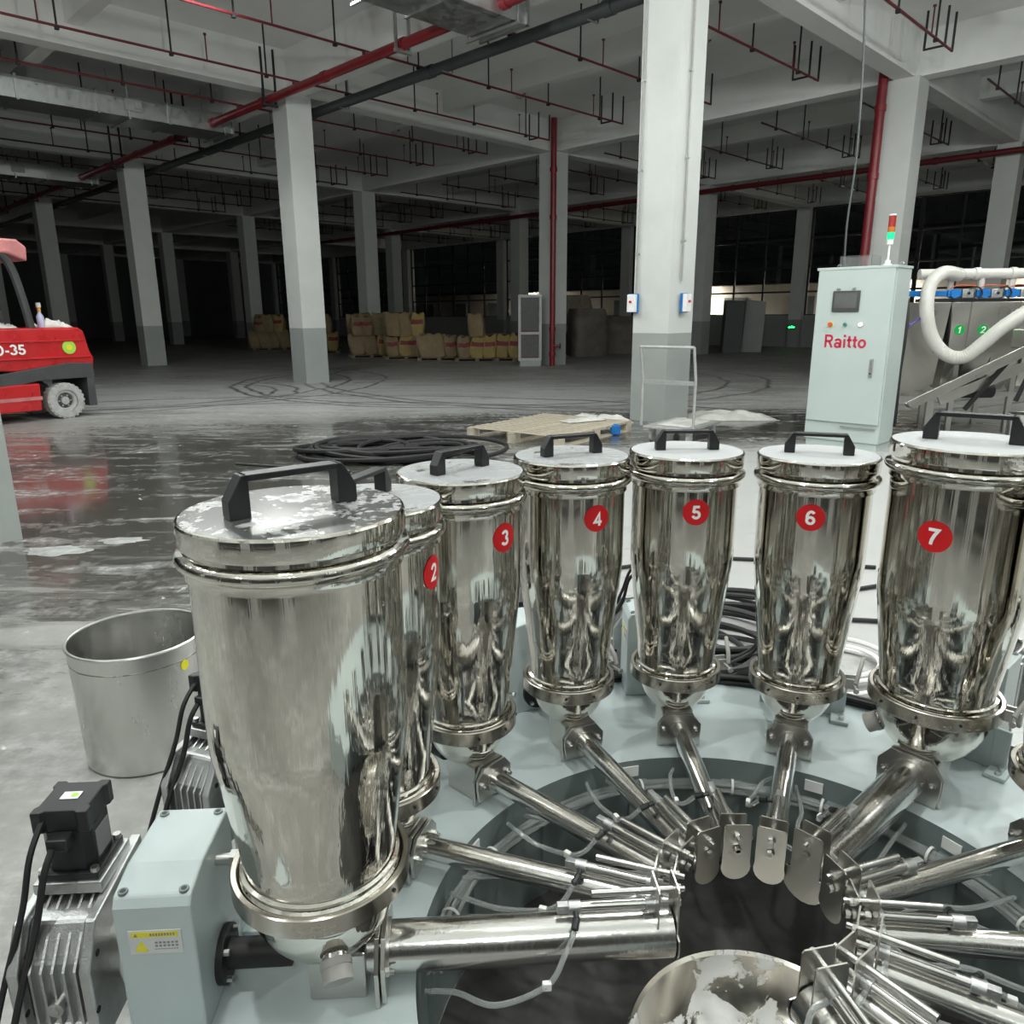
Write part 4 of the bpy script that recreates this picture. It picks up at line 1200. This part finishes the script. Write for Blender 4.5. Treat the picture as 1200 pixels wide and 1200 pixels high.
# ------------------------------------------------------------------ control cabinet
c0 = Vector((3.483, 8.862, 0)); c1 = Vector((4.08, 8.262, 0))
cx_ = (c1 - c0).normalized()
Mc = frame(c0, cx_, (0, 0, 1))          # local x along the front, y into the cabinet, z up
CW, CD, CH = (c1 - c0).length, .42, 1.97
t = thing('control_cabinet', 'pale green grey control cabinet with red lettering, screen and signal tower', 'cabinet', Mc)
b = MB(); b.box((CW / 2, CD / 2, CH / 2 + .04), (CW, CD, CH - .08)); b.build('body', 'cabinet_paint', t, bevel=.008)
b = MB(); b.box((CW / 2, CD / 2, .04), (CW - .04, CD - .04, .08)); b.build('plinth', 'cabinet_paint', t)
b = MB(); b.box((CW / 2, -.012, CH * .56 + .04), (CW - .03, .024, CH * .86)); dr = b.build('door', 'cabinet_paint', t, bevel=.006)
b = MB(); b.box((CW / 2, CD / 2 - .01, CH + .012), (CW + .02, CD + .04, .03)); b.build('roof_lip', 'cabinet_paint', t, bevel=.006)
def cz(py): return at(1000, py, 8.55).z
sx0, sx1 = .235 * CW, .585 * CW
zs0, zs1 = 1.52, 1.745
b = MB(); b.box(((sx0 + sx1) / 2, -.034, (zs0 + zs1) / 2), (sx1 - sx0, .02, zs1 - zs0)); sc_ = b.build('touch_screen', 'forklift_grey', dr, bevel=.006)
b = MB(); b.box(((sx0 + sx1) / 2, -.046, (zs0 + zs1) / 2 + .008), (sx1 - sx0 - .05, .004, zs1 - zs0 - .065)); b.build('screen', 'screen_glass', dr)
for fx in (.30, .50):
    q = MB(); q.box((CW * fx, -.03, zs1 + .022), (.035, .015, .018)); q.build('screen_clip', 'zinc', dr)
def button(x, z, r, mat, ringmat):
    q = MB(); q.cyl((x, -.024, z), (x, -.034, z), r * 1.35, n=20); q.build('button_ring', ringmat, dr)
    q = MB(); q.cyl((x, -.034, z), (x, -.055, z), r, n=20); q.build('button', mat, dr)
button(CW * .235, 1.385, .022, 'button_red', 'button_yellow')
button(CW * .43, 1.385, .016, 'button_green', 'zinc')
button(CW * .63, 1.385, .020, 'button_white', 'zinc')
tv, tf = text_mesh('Raitto', .145, .165)
b = MB(); b.add([(p.x * 1.0, -p.z, p.y) for p in tv], tf)
b.build('lettering', 'logo_red', dr, M=Matrix.Translation((CW * .45, -.0265, 1.20)))
q = MB(); q.box((CW * .82, -.034, .92), (.035, .02, .20)); q.build('door_handle', 'zinc', dr, bevel=.004)
q = MB(); q.cyl((CW * .82, -.044, .86), (CW * .82, -.052, .86), .010, n=12); q.build('keyhole', 'ink_black', dr)
q = MB(); q.box((CW * .72, -.018, .25), (CW * .46, .016, .012)); q.build('door_seam', 'ink_grey', dr)
for fx in (.16, .95):
    q = MB(); q.tube([(CW * fx + .018 * math.cos(th), CD * .5, CH + .045 + .022 * math.sin(th)) for th in [PI * j / 8 for j in range(9)]], .006, 6); q.build('lifting_eye', 'zinc', t)
# signal tower
st = MB(); st.cyl((0, 0, 0), (0, 0, .02), .045, n=20); st.cyl((0, 0, .02), (0, 0, .06), .028, n=16); st.cyl((0, 0, .06), (0, 0, .22), .011, n=12); st.cyl((0, 0, .22), (0, 0, .27), .032, n=20)
tw = st.build('signal_tower', 'sticker_white', t, M=Matrix.Translation((CW * .80, CD * .35, CH + .025)))
for z0, mt, nm in ((.27, 'tower_green', 'green_lens'), (.345, 'tower_amber', 'amber_lens'), (.40, 'tower_red', 'red_lens')):
    h = .075 if nm == 'green_lens' else (.055 if nm == 'amber_lens' else .11)
    q = MB(); q.cyl((0, 0, z0), (0, 0, z0 + h - .003), .036, n=20); q.build(nm, mt, tw)
q = MB(); q.cyl((0, 0, .51), (0, 0, .525), .034, n=20); q.build('tower_cap', 'sticker_white', tw)
o = thing('acrylic_tray', 'clear acrylic box lying on top of the control cabinet', 'box', Mc @ Matrix.Translation((CW * .43, CD * .5, CH + .027)))
b = MB()
for sx in (-1, 1): b.box((sx * .17, 0, .06), (.006, .26, .12))
for sy in (-1, 1): b.box((0, sy * .13, .06), (.34, .006, .12))
b.box((0, 0, .003), (.34, .26, .006)); b.build('walls', 'acrylic', o)
# overhead cable that drops to the cabinet
P = [at(1015, -60, 9.2), at(1012, 60, 9.15), at(1004, 180, 9.1), at(993, 260, 9.05), at(989, 315, 9.0)]
b = MB(); b.tube(smooth_path(P, 8), .012, 8)
tag(b.build('hanging_cable', 'dark_pvc'), 'dark cable hanging down from the ceiling to the control cabinet', 'cable')
# black and violet hoses behind the cabinet
for n, (P, mt, lab, r) in enumerate((
        ([at(1062, 330, 9.5), at(1064, 365, 9.3), at(1060, 400, 9.2), at(1054, 440, 9.2), at(1048, 500, 9.2)], 'black_rubber', 'black hose hanging down the side of the control cabinet', .022),
        ([at(1061, 388, 9.25), at(1068, 380, 9.3), at(1080, 372, 9.45), at(1092, 362, 9.6)], 'hose_violet', 'violet air hose between cabinet and steel bins', .014),
        ([at(1056, 345, 9.3), at(1059, 380, 9.2), at(1056, 420, 9.1), at(1050, 470, 9.0)], 'black_rubber', 'second black cable beside the control cabinet', .016))):
    b = MB(); b.tube(smooth_path(P, 6), r, 8)
    tag(b.build('machine_hose', mt), lab, 'hose')

# ------------------------------------------------------------------ second machine: row of numbered steel bins
Y2 = 9.9
def P2(x, y, d=0.0): return at(x, y, Y2 + d)
Mb = Matrix.Translation((5.05, 9.75, 0)) @ Matrix.Rotation(math.radians(-6), 4, 'Z')      # x along the row, y away
bins = thing('bin_feeder', 'row of folded stainless steel bins on a frame behind hopper 7', 'feeder', Mb)
b = MB(); b.prism([(-.12, .45), (.34, .62), (.44, 1.63), (-.12, 1.63)], -.05, .9, 'xz'); b.build('end_bin', 'steel_satin', bins, bevel=.004)
b = MB(); b.prism([(-.14, 1.0), (-.10, 1.0), (-.10, 1.63), (-.14, 1.63)], -.06, .9, 'xz'); b.build('edge_strip', 'steel_satin', bins)
xs = [.46, .66, .98, 1.34, 1.7, 2.1]
for i in range(5):
    x0, x1 = xs[i] - .02, xs[i + 1] - .02
    w = x1 - x0
    b = MB()
    yf = -.12 - .03 * (i % 2)
    top, mid, bot = 1.63, 1.02, .55
    b.add([(x0, yf, mid), (x1, yf, mid), (x1, yf, top), (x0, yf, top), (x0, yf + .7, mid), (x1, yf + .7, mid), (x1, yf + .7, top), (x0, yf + .7, top),
           (x0 + w * .2, yf + .22, bot), (x1 - w * .2, yf + .22, bot), (x1 - w * .2, yf + .45, bot), (x0 + w * .2, yf + .45, bot)],
          [(0, 1, 2, 3), (1, 5, 6, 2), (5, 4, 7, 6), (4, 0, 3, 7), (3, 2, 6, 7), (8, 9, 1, 0), (9, 10, 5, 1), (10, 11, 4, 5), (11, 8, 0, 4), (11, 10, 9, 8)])
    bn = b.build('bin', 'steel_satin', bins, bevel=.004)
    if i < 2:
        q = MB(); q.cyl((0, 0, 0), (0, -.004, 0), .062, n=28)
        ds = q.build('number_disc', 'disc_green', bn, M=Matrix.Translation(((x0 + x1) / 2, yf - .001, 1.30)))
        tv, tf = text_mesh(str(i + 1), .085, .17, .12)
        q = MB(); q.add([(p.x, -p.z, p.y) for p in tv], tf); q.build('bin_number', 'sticker_white', bn, M=Matrix.Translation(((x0 + x1) / 2, yf - .0075, 1.30)))
for x in (-.1, .6, 1.3, 2.0):
    for y in (-.02, .8):
        q = MB(); q.box((x, y, .5), (.06, .06, 1.0)); q.build('leg', 'steel_satin', bins)
q = MB(); q.box((.95, -.02, .5), (2.1, .05, .06)); q.box((.95, .8, .5), (2.1, .05, .06)); q.build('frame_rail', 'steel_satin', bins)
# valve rail: blue valves on top
vr = thing('valve_rail', 'row of blue pneumatic valves along the top of the steel bins', 'valve row', Mb @ Matrix.Translation((.1, -.02, 1.635)))
b = MB(); b.box((.95, .05, .02), (2.0, .10, .04)); b.build('rail', 'black_plastic', vr)
b = MB(); b.box((.02, 0, .10), (.5, .05, .07)); b.build('blue_duct', 'valve_blue', vr, bevel=.01)
for i in range(5):
    x = .36 + i * .34
    q = MB(); q.cyl((x, -.05, .10), (x, .07, .10), .055, n=16); q.box((x, 0, .10), (.16, .06, .08)); q.build('valve_body', 'valve_blue', vr, bevel=.006)
    q = MB(); q.box((x + .15, .0, .10), (.13, .09, .10)); q.cyl((x + .15, -.045, .10), (x + .15, -.06, .10), .03, n=12); q.build('actuator', 'aluminium_cast', vr, bevel=.006)
    q = MB(); q.cyl((x + .15, -.06, .10), (x + .15, -.066, .10), .018, n=12); q.build('vent', 'black_plastic', vr)
    q = MB(); q.tube(smooth_path([(x + .16, -.06, .16), (x + .25, -.07, .17), (x + .30, -.07, .10), (x + .26, -.06, .02)], 5), .010, 7); q.build('loop_hose', 'black_rubber', vr)
    q = MB(); q.tube(smooth_path([(x - .05, 0, .16), (x + .05, 0, .20), (x + .25, 0, .19)], 5), .007, 7); q.build('orange_hose', 'hose_orange', vr)
# glass manifold pipe and large clear suction hose
mp = thing('suction_manifold', 'clear plastic manifold pipe above the blue valves', 'pipe', Mb @ Matrix.Translation((0, .05, 1.97)))
b = MB(); b.cyl((.05, 0, 0), (2.3, 0, 0), .062, n=20); b.build('pipe', 'hose_big', mp)
for i in range(5):
    q = MB(); q.cyl((.28 + .42 * i, 0, 0), (.34 + .42 * i, 0, 0), .075, n=20); q.build('coupling', 'hose_big', mp)
    q = MB(); q.cyl((.44 + .36 * i, 0, -.05), (.44 + .36 * i, 0, -.26), .035, n=14); q.build('drop_pipe', 'hose_big', mp)
P = [at(1125, 322, 9.72), at(1105, 320, 9.6), at(1090, 335, 9.5), at(1086, 365, 9.42), at(1092, 395, 9.38), at(1108, 415, 9.3), at(1130, 418, 9.2), at(1155, 400, 9.1), at(1180, 380, 9.0), at(1215, 360, 8.95), at(1260, 350, 8.95)]
sp = smooth_path(P, 14)
b = MB(); b.tube(sp, [.078 + (.005 if i % 2 else 0.0) for i in range(len(sp))], 14, caps=False)
tag(b.build('suction_hose', 'hose_big'), 'thick translucent ribbed hose hanging in a loop before the bins', 'hose')
# inclined discharge troughs in front
def beam3(t, name, p0, p1, w, h, mat):
    d = Vector(p1) - Vector(p0)
    q = MB(); q.box((d.length / 2, 0, 0), (d.length, w, h)); return q.build(name, mat, t, bevel=.004, M=t.matrix_world.inverted() @ frame(p0, d, (0, 0, 1)))
tr = thing('inclined_conveyor', 'inclined steel conveyor trough rising before the numbered bins', 'conveyor', Matrix.Translation(at(1075, 495, 9.2)))
beam3(tr, 'trough', at(1064, 476, 9.25), at(1245, 392, 9.05), .20, .05, 'steel_satin')
beam3(tr, 'side_rail', at(1064, 474, 9.1), at(1245, 388, 8.9), .03, .07, 'steel_satin')
beam3(tr, 'side_rail', at(1100, 470, 9.35), at(1245, 412, 9.2), .03, .12, 'steel_satin')
beam3(tr, 'post', at(1064, 478, 9.25), Vector((at(1064, 478, 9.25).x, 9.25, 0)), .05, .05, 'steel_satin')
beam3(tr, 'post', at(1090, 468, 9.3), Vector((at(1090, 468, 9.3).x, 9.3, 0)), .09, .05, 'steel_satin')
beam3(tr, 'post', at(1150, 440, 9.25), Vector((at(1150, 440, 9.25).x, 9.25, 0)), .12, .06, 'steel_satin')
beam3(tr, 'brace', at(1130, 480, 9.3), at(1180, 425, 9.2), .05, .05, 'black_iron')
beam3(tr, 'brace', at(1190, 470, 9.3), at(1215, 420, 9.2), .05, .05, 'black_iron')
q = MB(); q.cyl((0, 0, 0), (.45, 0, 0), .09, n=16); q.box((.2, 0, .12), (.16, .12, .08)); q.build('drum_motor', 'black_plastic', tr, bevel=.004, M=tr.matrix_world.inverted() @ Matrix.Translation(at(1120, 458, 9.5)))
q = MB(); q.box((0, 0, .11), (.34, .3, .22)); q.build('head_box', 'steel_satin', tr, bevel=.01, M=tr.matrix_world.inverted() @ Matrix.Translation(at(1210, 408, 9.1)))
t = thing('steel_pail', 'small steel pail with yellow dot behind the lid of hopper 7', 'bucket', Matrix.Translation((at(1200, 480, 7.6).x + .08, 7.6, 0)))
b = MB(); b.lathe([(0, .004), (.19, .004), (.20, .50), (.205, .505), (.20, .51), (.193, .50), (.183, .012), (0, .012)], 40); b.build('shell', 'steel_tube', t)
tv = [Vector((.02 * math.cos(2 * PI * j / 16), .016 * math.sin(2 * PI * j / 16), 0)) for j in range(16)]
b = MB(); b.add(wrap(tv, .198, math.radians(-115), .40, .004), [tuple(range(16))]); b.build('dot_sticker', 'label_yellow', t)

# ------------------------------------------------------------------ forklift
fo = Vector((-6.86, 11.64, 0))
fx = Vector((math.cos(math.radians(56)), math.sin(math.radians(56)), 0))       # toward the rear of the truck
Mf = frame(fo, fx, (0, 0, 1))              # local x rearward, y to the far side, z up; y=0 is the near side
t = thing('forklift', 'red forklift truck with dusty white tyres parked beside the near column', 'forklift', Mf)
FW = 1.15
b = MB(); b.prism([(.40, .28), (.47, .60), (.52, .90), (.47, 1.00), (.42, 1.31), (.34, 1.365), (-1.2, 1.36), (-1.25, .80), (-.62, .74), (-.1, .80), (.34, .82), (.40, .62)][::-1], .03, FW, 'xz')
b.build('counterweight', 'forklift_red', t, bevel=.03, seg=3)
b = MB(); b.prism([(.49, .60), (.47, .82), (.1, .84), (-.55, .76), (-1.3, .66), (-1.3, .52), (-.62, .55), (-.33, .60), (.30, .60)][::-1], .015, FW + .015, 'xz'); b.build('rubber_band', 'forklift_grey', t, bevel=.01)
b = MB(); b.prism([(.47, .16), (.47, .62), (.36, .62), (.34, .16)][::-1], .02, FW, 'xz'); b.build('rear_skirt', 'forklift_grey', t, bevel=.01)
b = MB(); b.prism([(-.37, .16), (-.35, .56), (-.62, .56), (-2.3, .50), (-2.3, .16)][::-1], .0, FW, 'xz'); b.build('chassis_side', 'forklift_red', t, bevel=.02)
b = MB(); b.box((-1.3, -.004, .345), (1.9, .01, .05)); b.build('stripe', 'forklift_red_dusty', t)
b = MB(); b.box((-.42, .025, 1.17), (1.64, .03, .03)); b.box((-.40, .02, .925), (1.74, .05, .03)); b.build('body_crease', 'forklift_red', t, bevel=.012)
b = MB(); b.prism([(-1.2, .70), (-1.2, 1.20), (-2.1, 1.0), (-2.25, .70)][::-1], .08, FW - .08, 'xz'); b.build('cab_floor', 'forklift_grey', t, bevel=.01)
# rear and front wheels
def fwheel(x, y, r, w):
    q = MB(); pr = []
    q.lathe([(r * .62, -w / 2), (r * .93, -w / 2), (r, -w * .38), (r, w * .38), (r * .93, w / 2), (r * .62, w / 2)], 48)
    for j in range(24):
        th = 2 * PI * j / 24
        q.box((r * .985 * math.cos(th), r * .985 * math.sin(th), 0), (r * .07, r * .13, w * .98), rz=th)
    Mw = Matrix.Translation((x, y, r)) @ Matrix.Rotation(PI / 2, 4, 'X')
    ty = q.build('tyre', 'tyre_dusty', t, M=Mw)
    q = MB(); q.lathe([(0, w * .30), (r * .22, w * .30), (r * .24, w * .18), (r * .42, w * .12), (r * .46, w * .36), (r * .62, w * .40), (r * .63, 0)][::-1], 40); q.build('rim', 'tyre_dusty', ty)
    q = MB(); q.lathe([(r * .24, w * .19), (r * .42, w * .135)][::-1], 40); q.build('rim_dish', 'forklift_grey', ty)
    for j in range(6):
        th = 2 * PI * j / 6
        q = MB(); q.cyl((r * .32 * math.cos(th), r * .32 * math.sin(th), w * .14), (r * .32 * math.cos(th), r * .32 * math.sin(th), w * .22), .014, n=6); q.build('wheel_nut', 'zinc', ty)
fwheel(0, .10, .27, .18); fwheel(0, FW - .08, .27, .18); fwheel(-1.75, .11, .33, .22); fwheel(-1.75, FW - .10, .33, .22)
# overhead guard
for y in (.10, FW - .10):
    b = MB(); b.tube(smooth_path([(-.30, y, 1.33), (-.36, y, 1.8), (-.44, y, 2.2), (-.56, y, 2.42)], 5), .060, 8); b.build('guard_post', 'forklift_grey', t)
    b = MB(); b.tube(smooth_path([(-2.15, y, .9), (-2.0, y, 1.7), (-1.75, y, 2.4)], 5), .045, 8); b.build('guard_post', 'forklift_grey', t)
b = MB(); b.prism([(-.24, 2.30), (-.22, 2.50), (-.34, 2.60), (-1.9, 2.62), (-2.0, 2.50), (-1.9, 2.42), (-.50, 2.40)][::-1], .02, FW - .02, 'xz'); b.build('guard_roof', 'forklift_red_dusty', t, bevel=.03)
b = MB(); b.box((-.95, FW / 2, 1.46), (.52, .5, .18)); b.box((-.72, FW / 2, 1.78), (.14, .48, .55)); b.build('seat', 'black_plastic', t, bevel=.05, seg=3)
for y in (.3, FW - .3):
    b = MB(); b.box((-2.45, y, 1.3), (.14, .10, 2.5)); b.build('mast_rail', 'forklift_grey', t)
    b = MB(); b.box((-3.05, y, .06), (1.1, .12, .045)); b.box((-2.54, y, .35), (.05, .12, .6)); b.build('fork', 'forklift_grey', t)
b = MB(); b.cyl((.16, .028, 1.07), (.16, .02, 1.07), .10, n=28); dsk = b.build('green_emblem', 'label_green', t)
b = MB(); b.cyl((.16, .020, 1.07), (.16, .017, 1.07), .045, n=20); b.build('emblem_centre', 'label_yellow', t)
tv, tf = text_mesh('CPD-35', .15, .18)
b = MB(); b.add([(p.x * 1.1, -p.z, p.y) for p in tv], tf); b.build('lettering', 'sticker_white', t, M=Matrix.Translation((-.80, .010, 1.06)))
# things left on the engine cover
o = thing('spray_bottle', 'lilac plastic bottle with orange neck standing on the red engine cover', 'bottle', Mf @ Matrix.Translation((-.12, .18, 1.37)))
b = MB(); b.lathe([(0, 0), (.045, 0), (.05, .02), (.05, .16), (.022, .21), (.022, .23), (0, .23)], 20); b.build('body', 'bottle_lilac', o)
b = MB(); b.cyl((0, 0, .23), (0, 0, .29), .026, n=14); b.build('collar', 'bottle_orange', o)
b = MB(); b.cyl((0, 0, .29), (0, 0, .36), .034, n=14); b.build('cap', 'bag_white', o)
crumple('cloth_bag', 'white cloth bundle lying on the red engine cover', 'cloth', Mf @ Matrix.Translation((.10, .36, 1.365)), .46, .42, .17, 'bag_white', 31)
crumple('cloth_bag', 'grey folded cloth behind the seat of the forklift', 'cloth', Mf @ Matrix.Translation((-.62, .4, 1.365)), .34, .5, .12, 'plastic_film', 33)

# ------------------------------------------------------------------ sacks on pallets
def sack_mesh(w, d, h, seed, mats):
    rnd = random.Random(seed); b = MB(); nu, nv = 16, 10
    vs = []; fs = []; ms = []
    for j in range(nv + 1):
        tz = j / nv
        prof = .86 + .14 * math.sin(min(1, tz * 4) * PI / 2) if tz < .3 else 1 - .22 * max(0, (tz - .55) / .45) ** 2
        dd = prof if tz < .6 else max(.14, 1 - ((tz - .6) / .4) ** 1.4 * .86)
        for i in range(nu):
            th = 2 * PI * i / nu
            c, s_ = math.cos(th), math.sin(th)
            ex = math.copysign(abs(c) ** .5, c); ey = math.copysign(abs(s_) ** .5, s_)
            k = 1 + .16 * mnoise.noise(Vector((ex * 2 + seed * 3, ey * 2, tz * 3)))
            lean = .10 * tz * tz * math.sin(seed * 2.1)
            vs.append((ex * w / 2 * prof * k + lean, ey * d / 2 * dd * k, max(0, tz * h - .06 * (abs(ex) < .5) * (tz > .85) + .05 * mnoise.noise(Vector((ex * 2, ey * 2, seed + tz))) * (tz > .2))))
    for j in range(nv):
        for i in range(nu):
            fs.append((j * nu + i, j * nu + (i + 1) % nu, (j + 1) * nu + (i + 1) % nu, (j + 1) * nu + i))
            thm = 2 * PI * (i + .5) / nu
            ms.append(1 if .45 < (j + .5) / nv < .72 and abs(math.cos(thm)) < .80 and seed % 3 != 2 else 0)
    b.add(vs, fs, smooth=True); b.m = ms
    b.add(vs[:nu], [tuple(range(nu - 1, -1, -1))]); b.add(vs[-nu:], [tuple(range(nu))])
    return b.mesh('sack', mats)
SM = [sack_mesh(.60 + .05 * (s_ % 3), .34 + .04 * (s_ % 2), .74 + .04 * (s_ % 3), s_, ['sack_yellow' if s_ == 4 else 'sack_kraft', 'sack_print']) for s_ in range(6)]
rs = random.Random(42)
stacks = [  # pallet centre, angle, columns on the lower tier, columns on the upper tier, row count
    (Vector((-5.4, 29.2, 0)), 18, 3, 3, 2), (Vector((-3.9, 28.0, 0)), 14, 3, 3, 2), (Vector((-2.55, 27.0, 0)), 6, 3, 0, 2), (Vector((-1.15, 26.4, 0)), 0, 3, 1, 2),
    (Vector((.15, 26.5, 0)), -3, 3, 0, 2), (Vector((1.25, 27.6, 0)), -8, 3, 3, 2), (Vector((-11.3, 36.2, 0)), 6, 4, 3, 2), (Vector((-8.1, 32.8, 0)), 10, 3, 2, 2)]
for n, (c, a, lo, hi, rows_) in enumerate(stacks):
    Mp = Matrix.Translation(c) @ Matrix.Rotation(math.radians(a), 4, 'Z')
    pallet(Mp, 'dark wooden pallet carrying yellow sacks in the dim hall', 1.5, 1.1, 7, 'wood_aged', 'pallets under the sacks', .12)
    for tier, cnt in ((0, lo), (1, hi)):
        for r_ in range(rows_):
            for i in range(cnt):
                s_ = rs.randrange(6)
                if n == 3 and tier == 0 and r_ == 0 and i == 1: s_ = 4
                o = bpy.data.objects.new('sack', SM[s_]); COL.objects.link(o)
                x = (i - (cnt - 1) / 2) * .44 + rs.uniform(-.04, .04); y = -.28 + r_ * .48 + rs.uniform(-.04, .04)
                if tier == 1: x += rs.uniform(-.06, .06)
                o.matrix_world = Mp @ Matrix.Translation((x, y, .12 + tier * .70)) @ Matrix.Rotation(rs.uniform(-.35, .35), 4, 'Z') @ Matrix.Rotation(rs.uniform(-.07, .07), 4, 'Y') @ Matrix.Diagonal((.80, 1.0, rs.uniform(.93, 1.02), 1))
                if tier == 1: tag(o, 'printed yellow kraft sack standing on top of other sacks', 'sack', 'upper tier of sacks')
                elif s_ == 4: tag(o, 'brighter yellow printed sack standing on a pallet', 'sack', 'bright yellow sacks')
                else: tag(o, 'printed kraft sack standing upright on a pallet below the upper tier', 'sack', 'lower tier of sacks')

# wrapped bulk loads near the windows
def bulk(M, label, w, d, h, mat='wrap_brown', seed=1):
    b = MB(); n = 8; vs = []; fs = []
    for j in range(n + 1):
        tz = j / n
        k0 = 1.0 - .18 * max(0, tz - .75) / .25
        for i in range(24):
            th = 2 * PI * i / 24; c, s_ = math.cos(th), math.sin(th)
            ex = math.copysign(abs(c) ** .35, c); ey = math.copysign(abs(s_) ** .35, s_)
            k = k0 * (1 + .05 * mnoise.noise(Vector((ex * 2.4 + seed, ey * 2.4, tz * 3))))
            vs.append((ex * w / 2 * k, ey * d / 2 * k, tz * h))
    for j in range(n):
        for i in range(24): fs.append((j * 24 + i, j * 24 + (i + 1) % 24, (j + 1) * 24 + (i + 1) % 24, (j + 1) * 24 + i))
    b.add(vs, fs, smooth=True); b.add(vs[-24:], [tuple(range(24))])
    return tag(b.build('wrapped_load', mat, M=M), label, 'wrapped load')
bulk(Matrix.Translation((2.9, 29.5, 0)) @ Matrix.Rotation(.2, 4, 'Z'), 'brown film wrapped load standing right of the red riser column', 1.5, 1.4, 1.75, seed=2)
bulk(Matrix.Translation((4.3, 31.5, 0)) @ Matrix.Rotation(-.1, 4, 'Z'), 'lower brown wrapped load farther along from the riser column', 2.0, 1.6, 1.45, seed=5)
bulk(Matrix.Translation((2.7, 32.0, 0)), 'tall dull yellow wrapped load behind the other brown load', 1.3, 1.2, 2.3, 'wood_aged', 7)
# grey cabinets before the windows
for n, (x0, x1, yb, lab) in enumerate(((846, 868, 414, 'dark grey machine cover standing left of the silver cover by the windows'), (868, 892, 413, 'silver grey machine cover leaning by the windows'))):
    p0, p1 = fl(x0, yb), fl(x1, yb)
    w = (p1 - p0).length
    q = MB(); q.prism([(0, 0), (w, 0), (w * 1.08, 2.0), (w * .10, 2.05)], 0, .8, 'xz')
    tag(q.build('machine_cover', 'grey_band_paint' if n else 'dark_plaster', bevel=.03, M=frame(p0, p1 - p0, (0, 0, 1))), lab, 'machine cover')

# green exit arrow on the column foot
e = G(1 * S1, 3 * S2) + Vector((0, 0, 0))
Me = frame(e - E2 * .305 + E1 * .10 + Vector((0, 0, .90)), -E1, (0, 0, 1))
t = thing('exit_sign', 'small glowing green exit arrow low on the far column', 'exit sign', Me)
q = MB(); q.box((0, -.01, 0), (.38, .02, .20)); q.build('case', 'forklift_grey', t)
q = MB(); q.prism([(-.17, 0), (-.07, -.07), (-.07, -.035), (.17, -.035), (.17, .05), (.06, .05), (.06, .08), (.0, .08), (.0, .035), (-.07, .035), (-.07, .07)], -.026, -.021, 'xz'); q.build('arrow', 'exit_green', t)
t = thing('exit_sign', 'faint green exit lamp deep in the dark end of the hall', 'exit sign', Matrix.Translation(at(148, 350, 62)))
q = MB(); q.box((0, 0, 0), (.30, .05, .18)); q.build('case', 'forklift_grey', t)
q = MB(); q.box((0, -.03, 0), (.24, .012, .12)); q.build('lamp', 'exit_green', t)
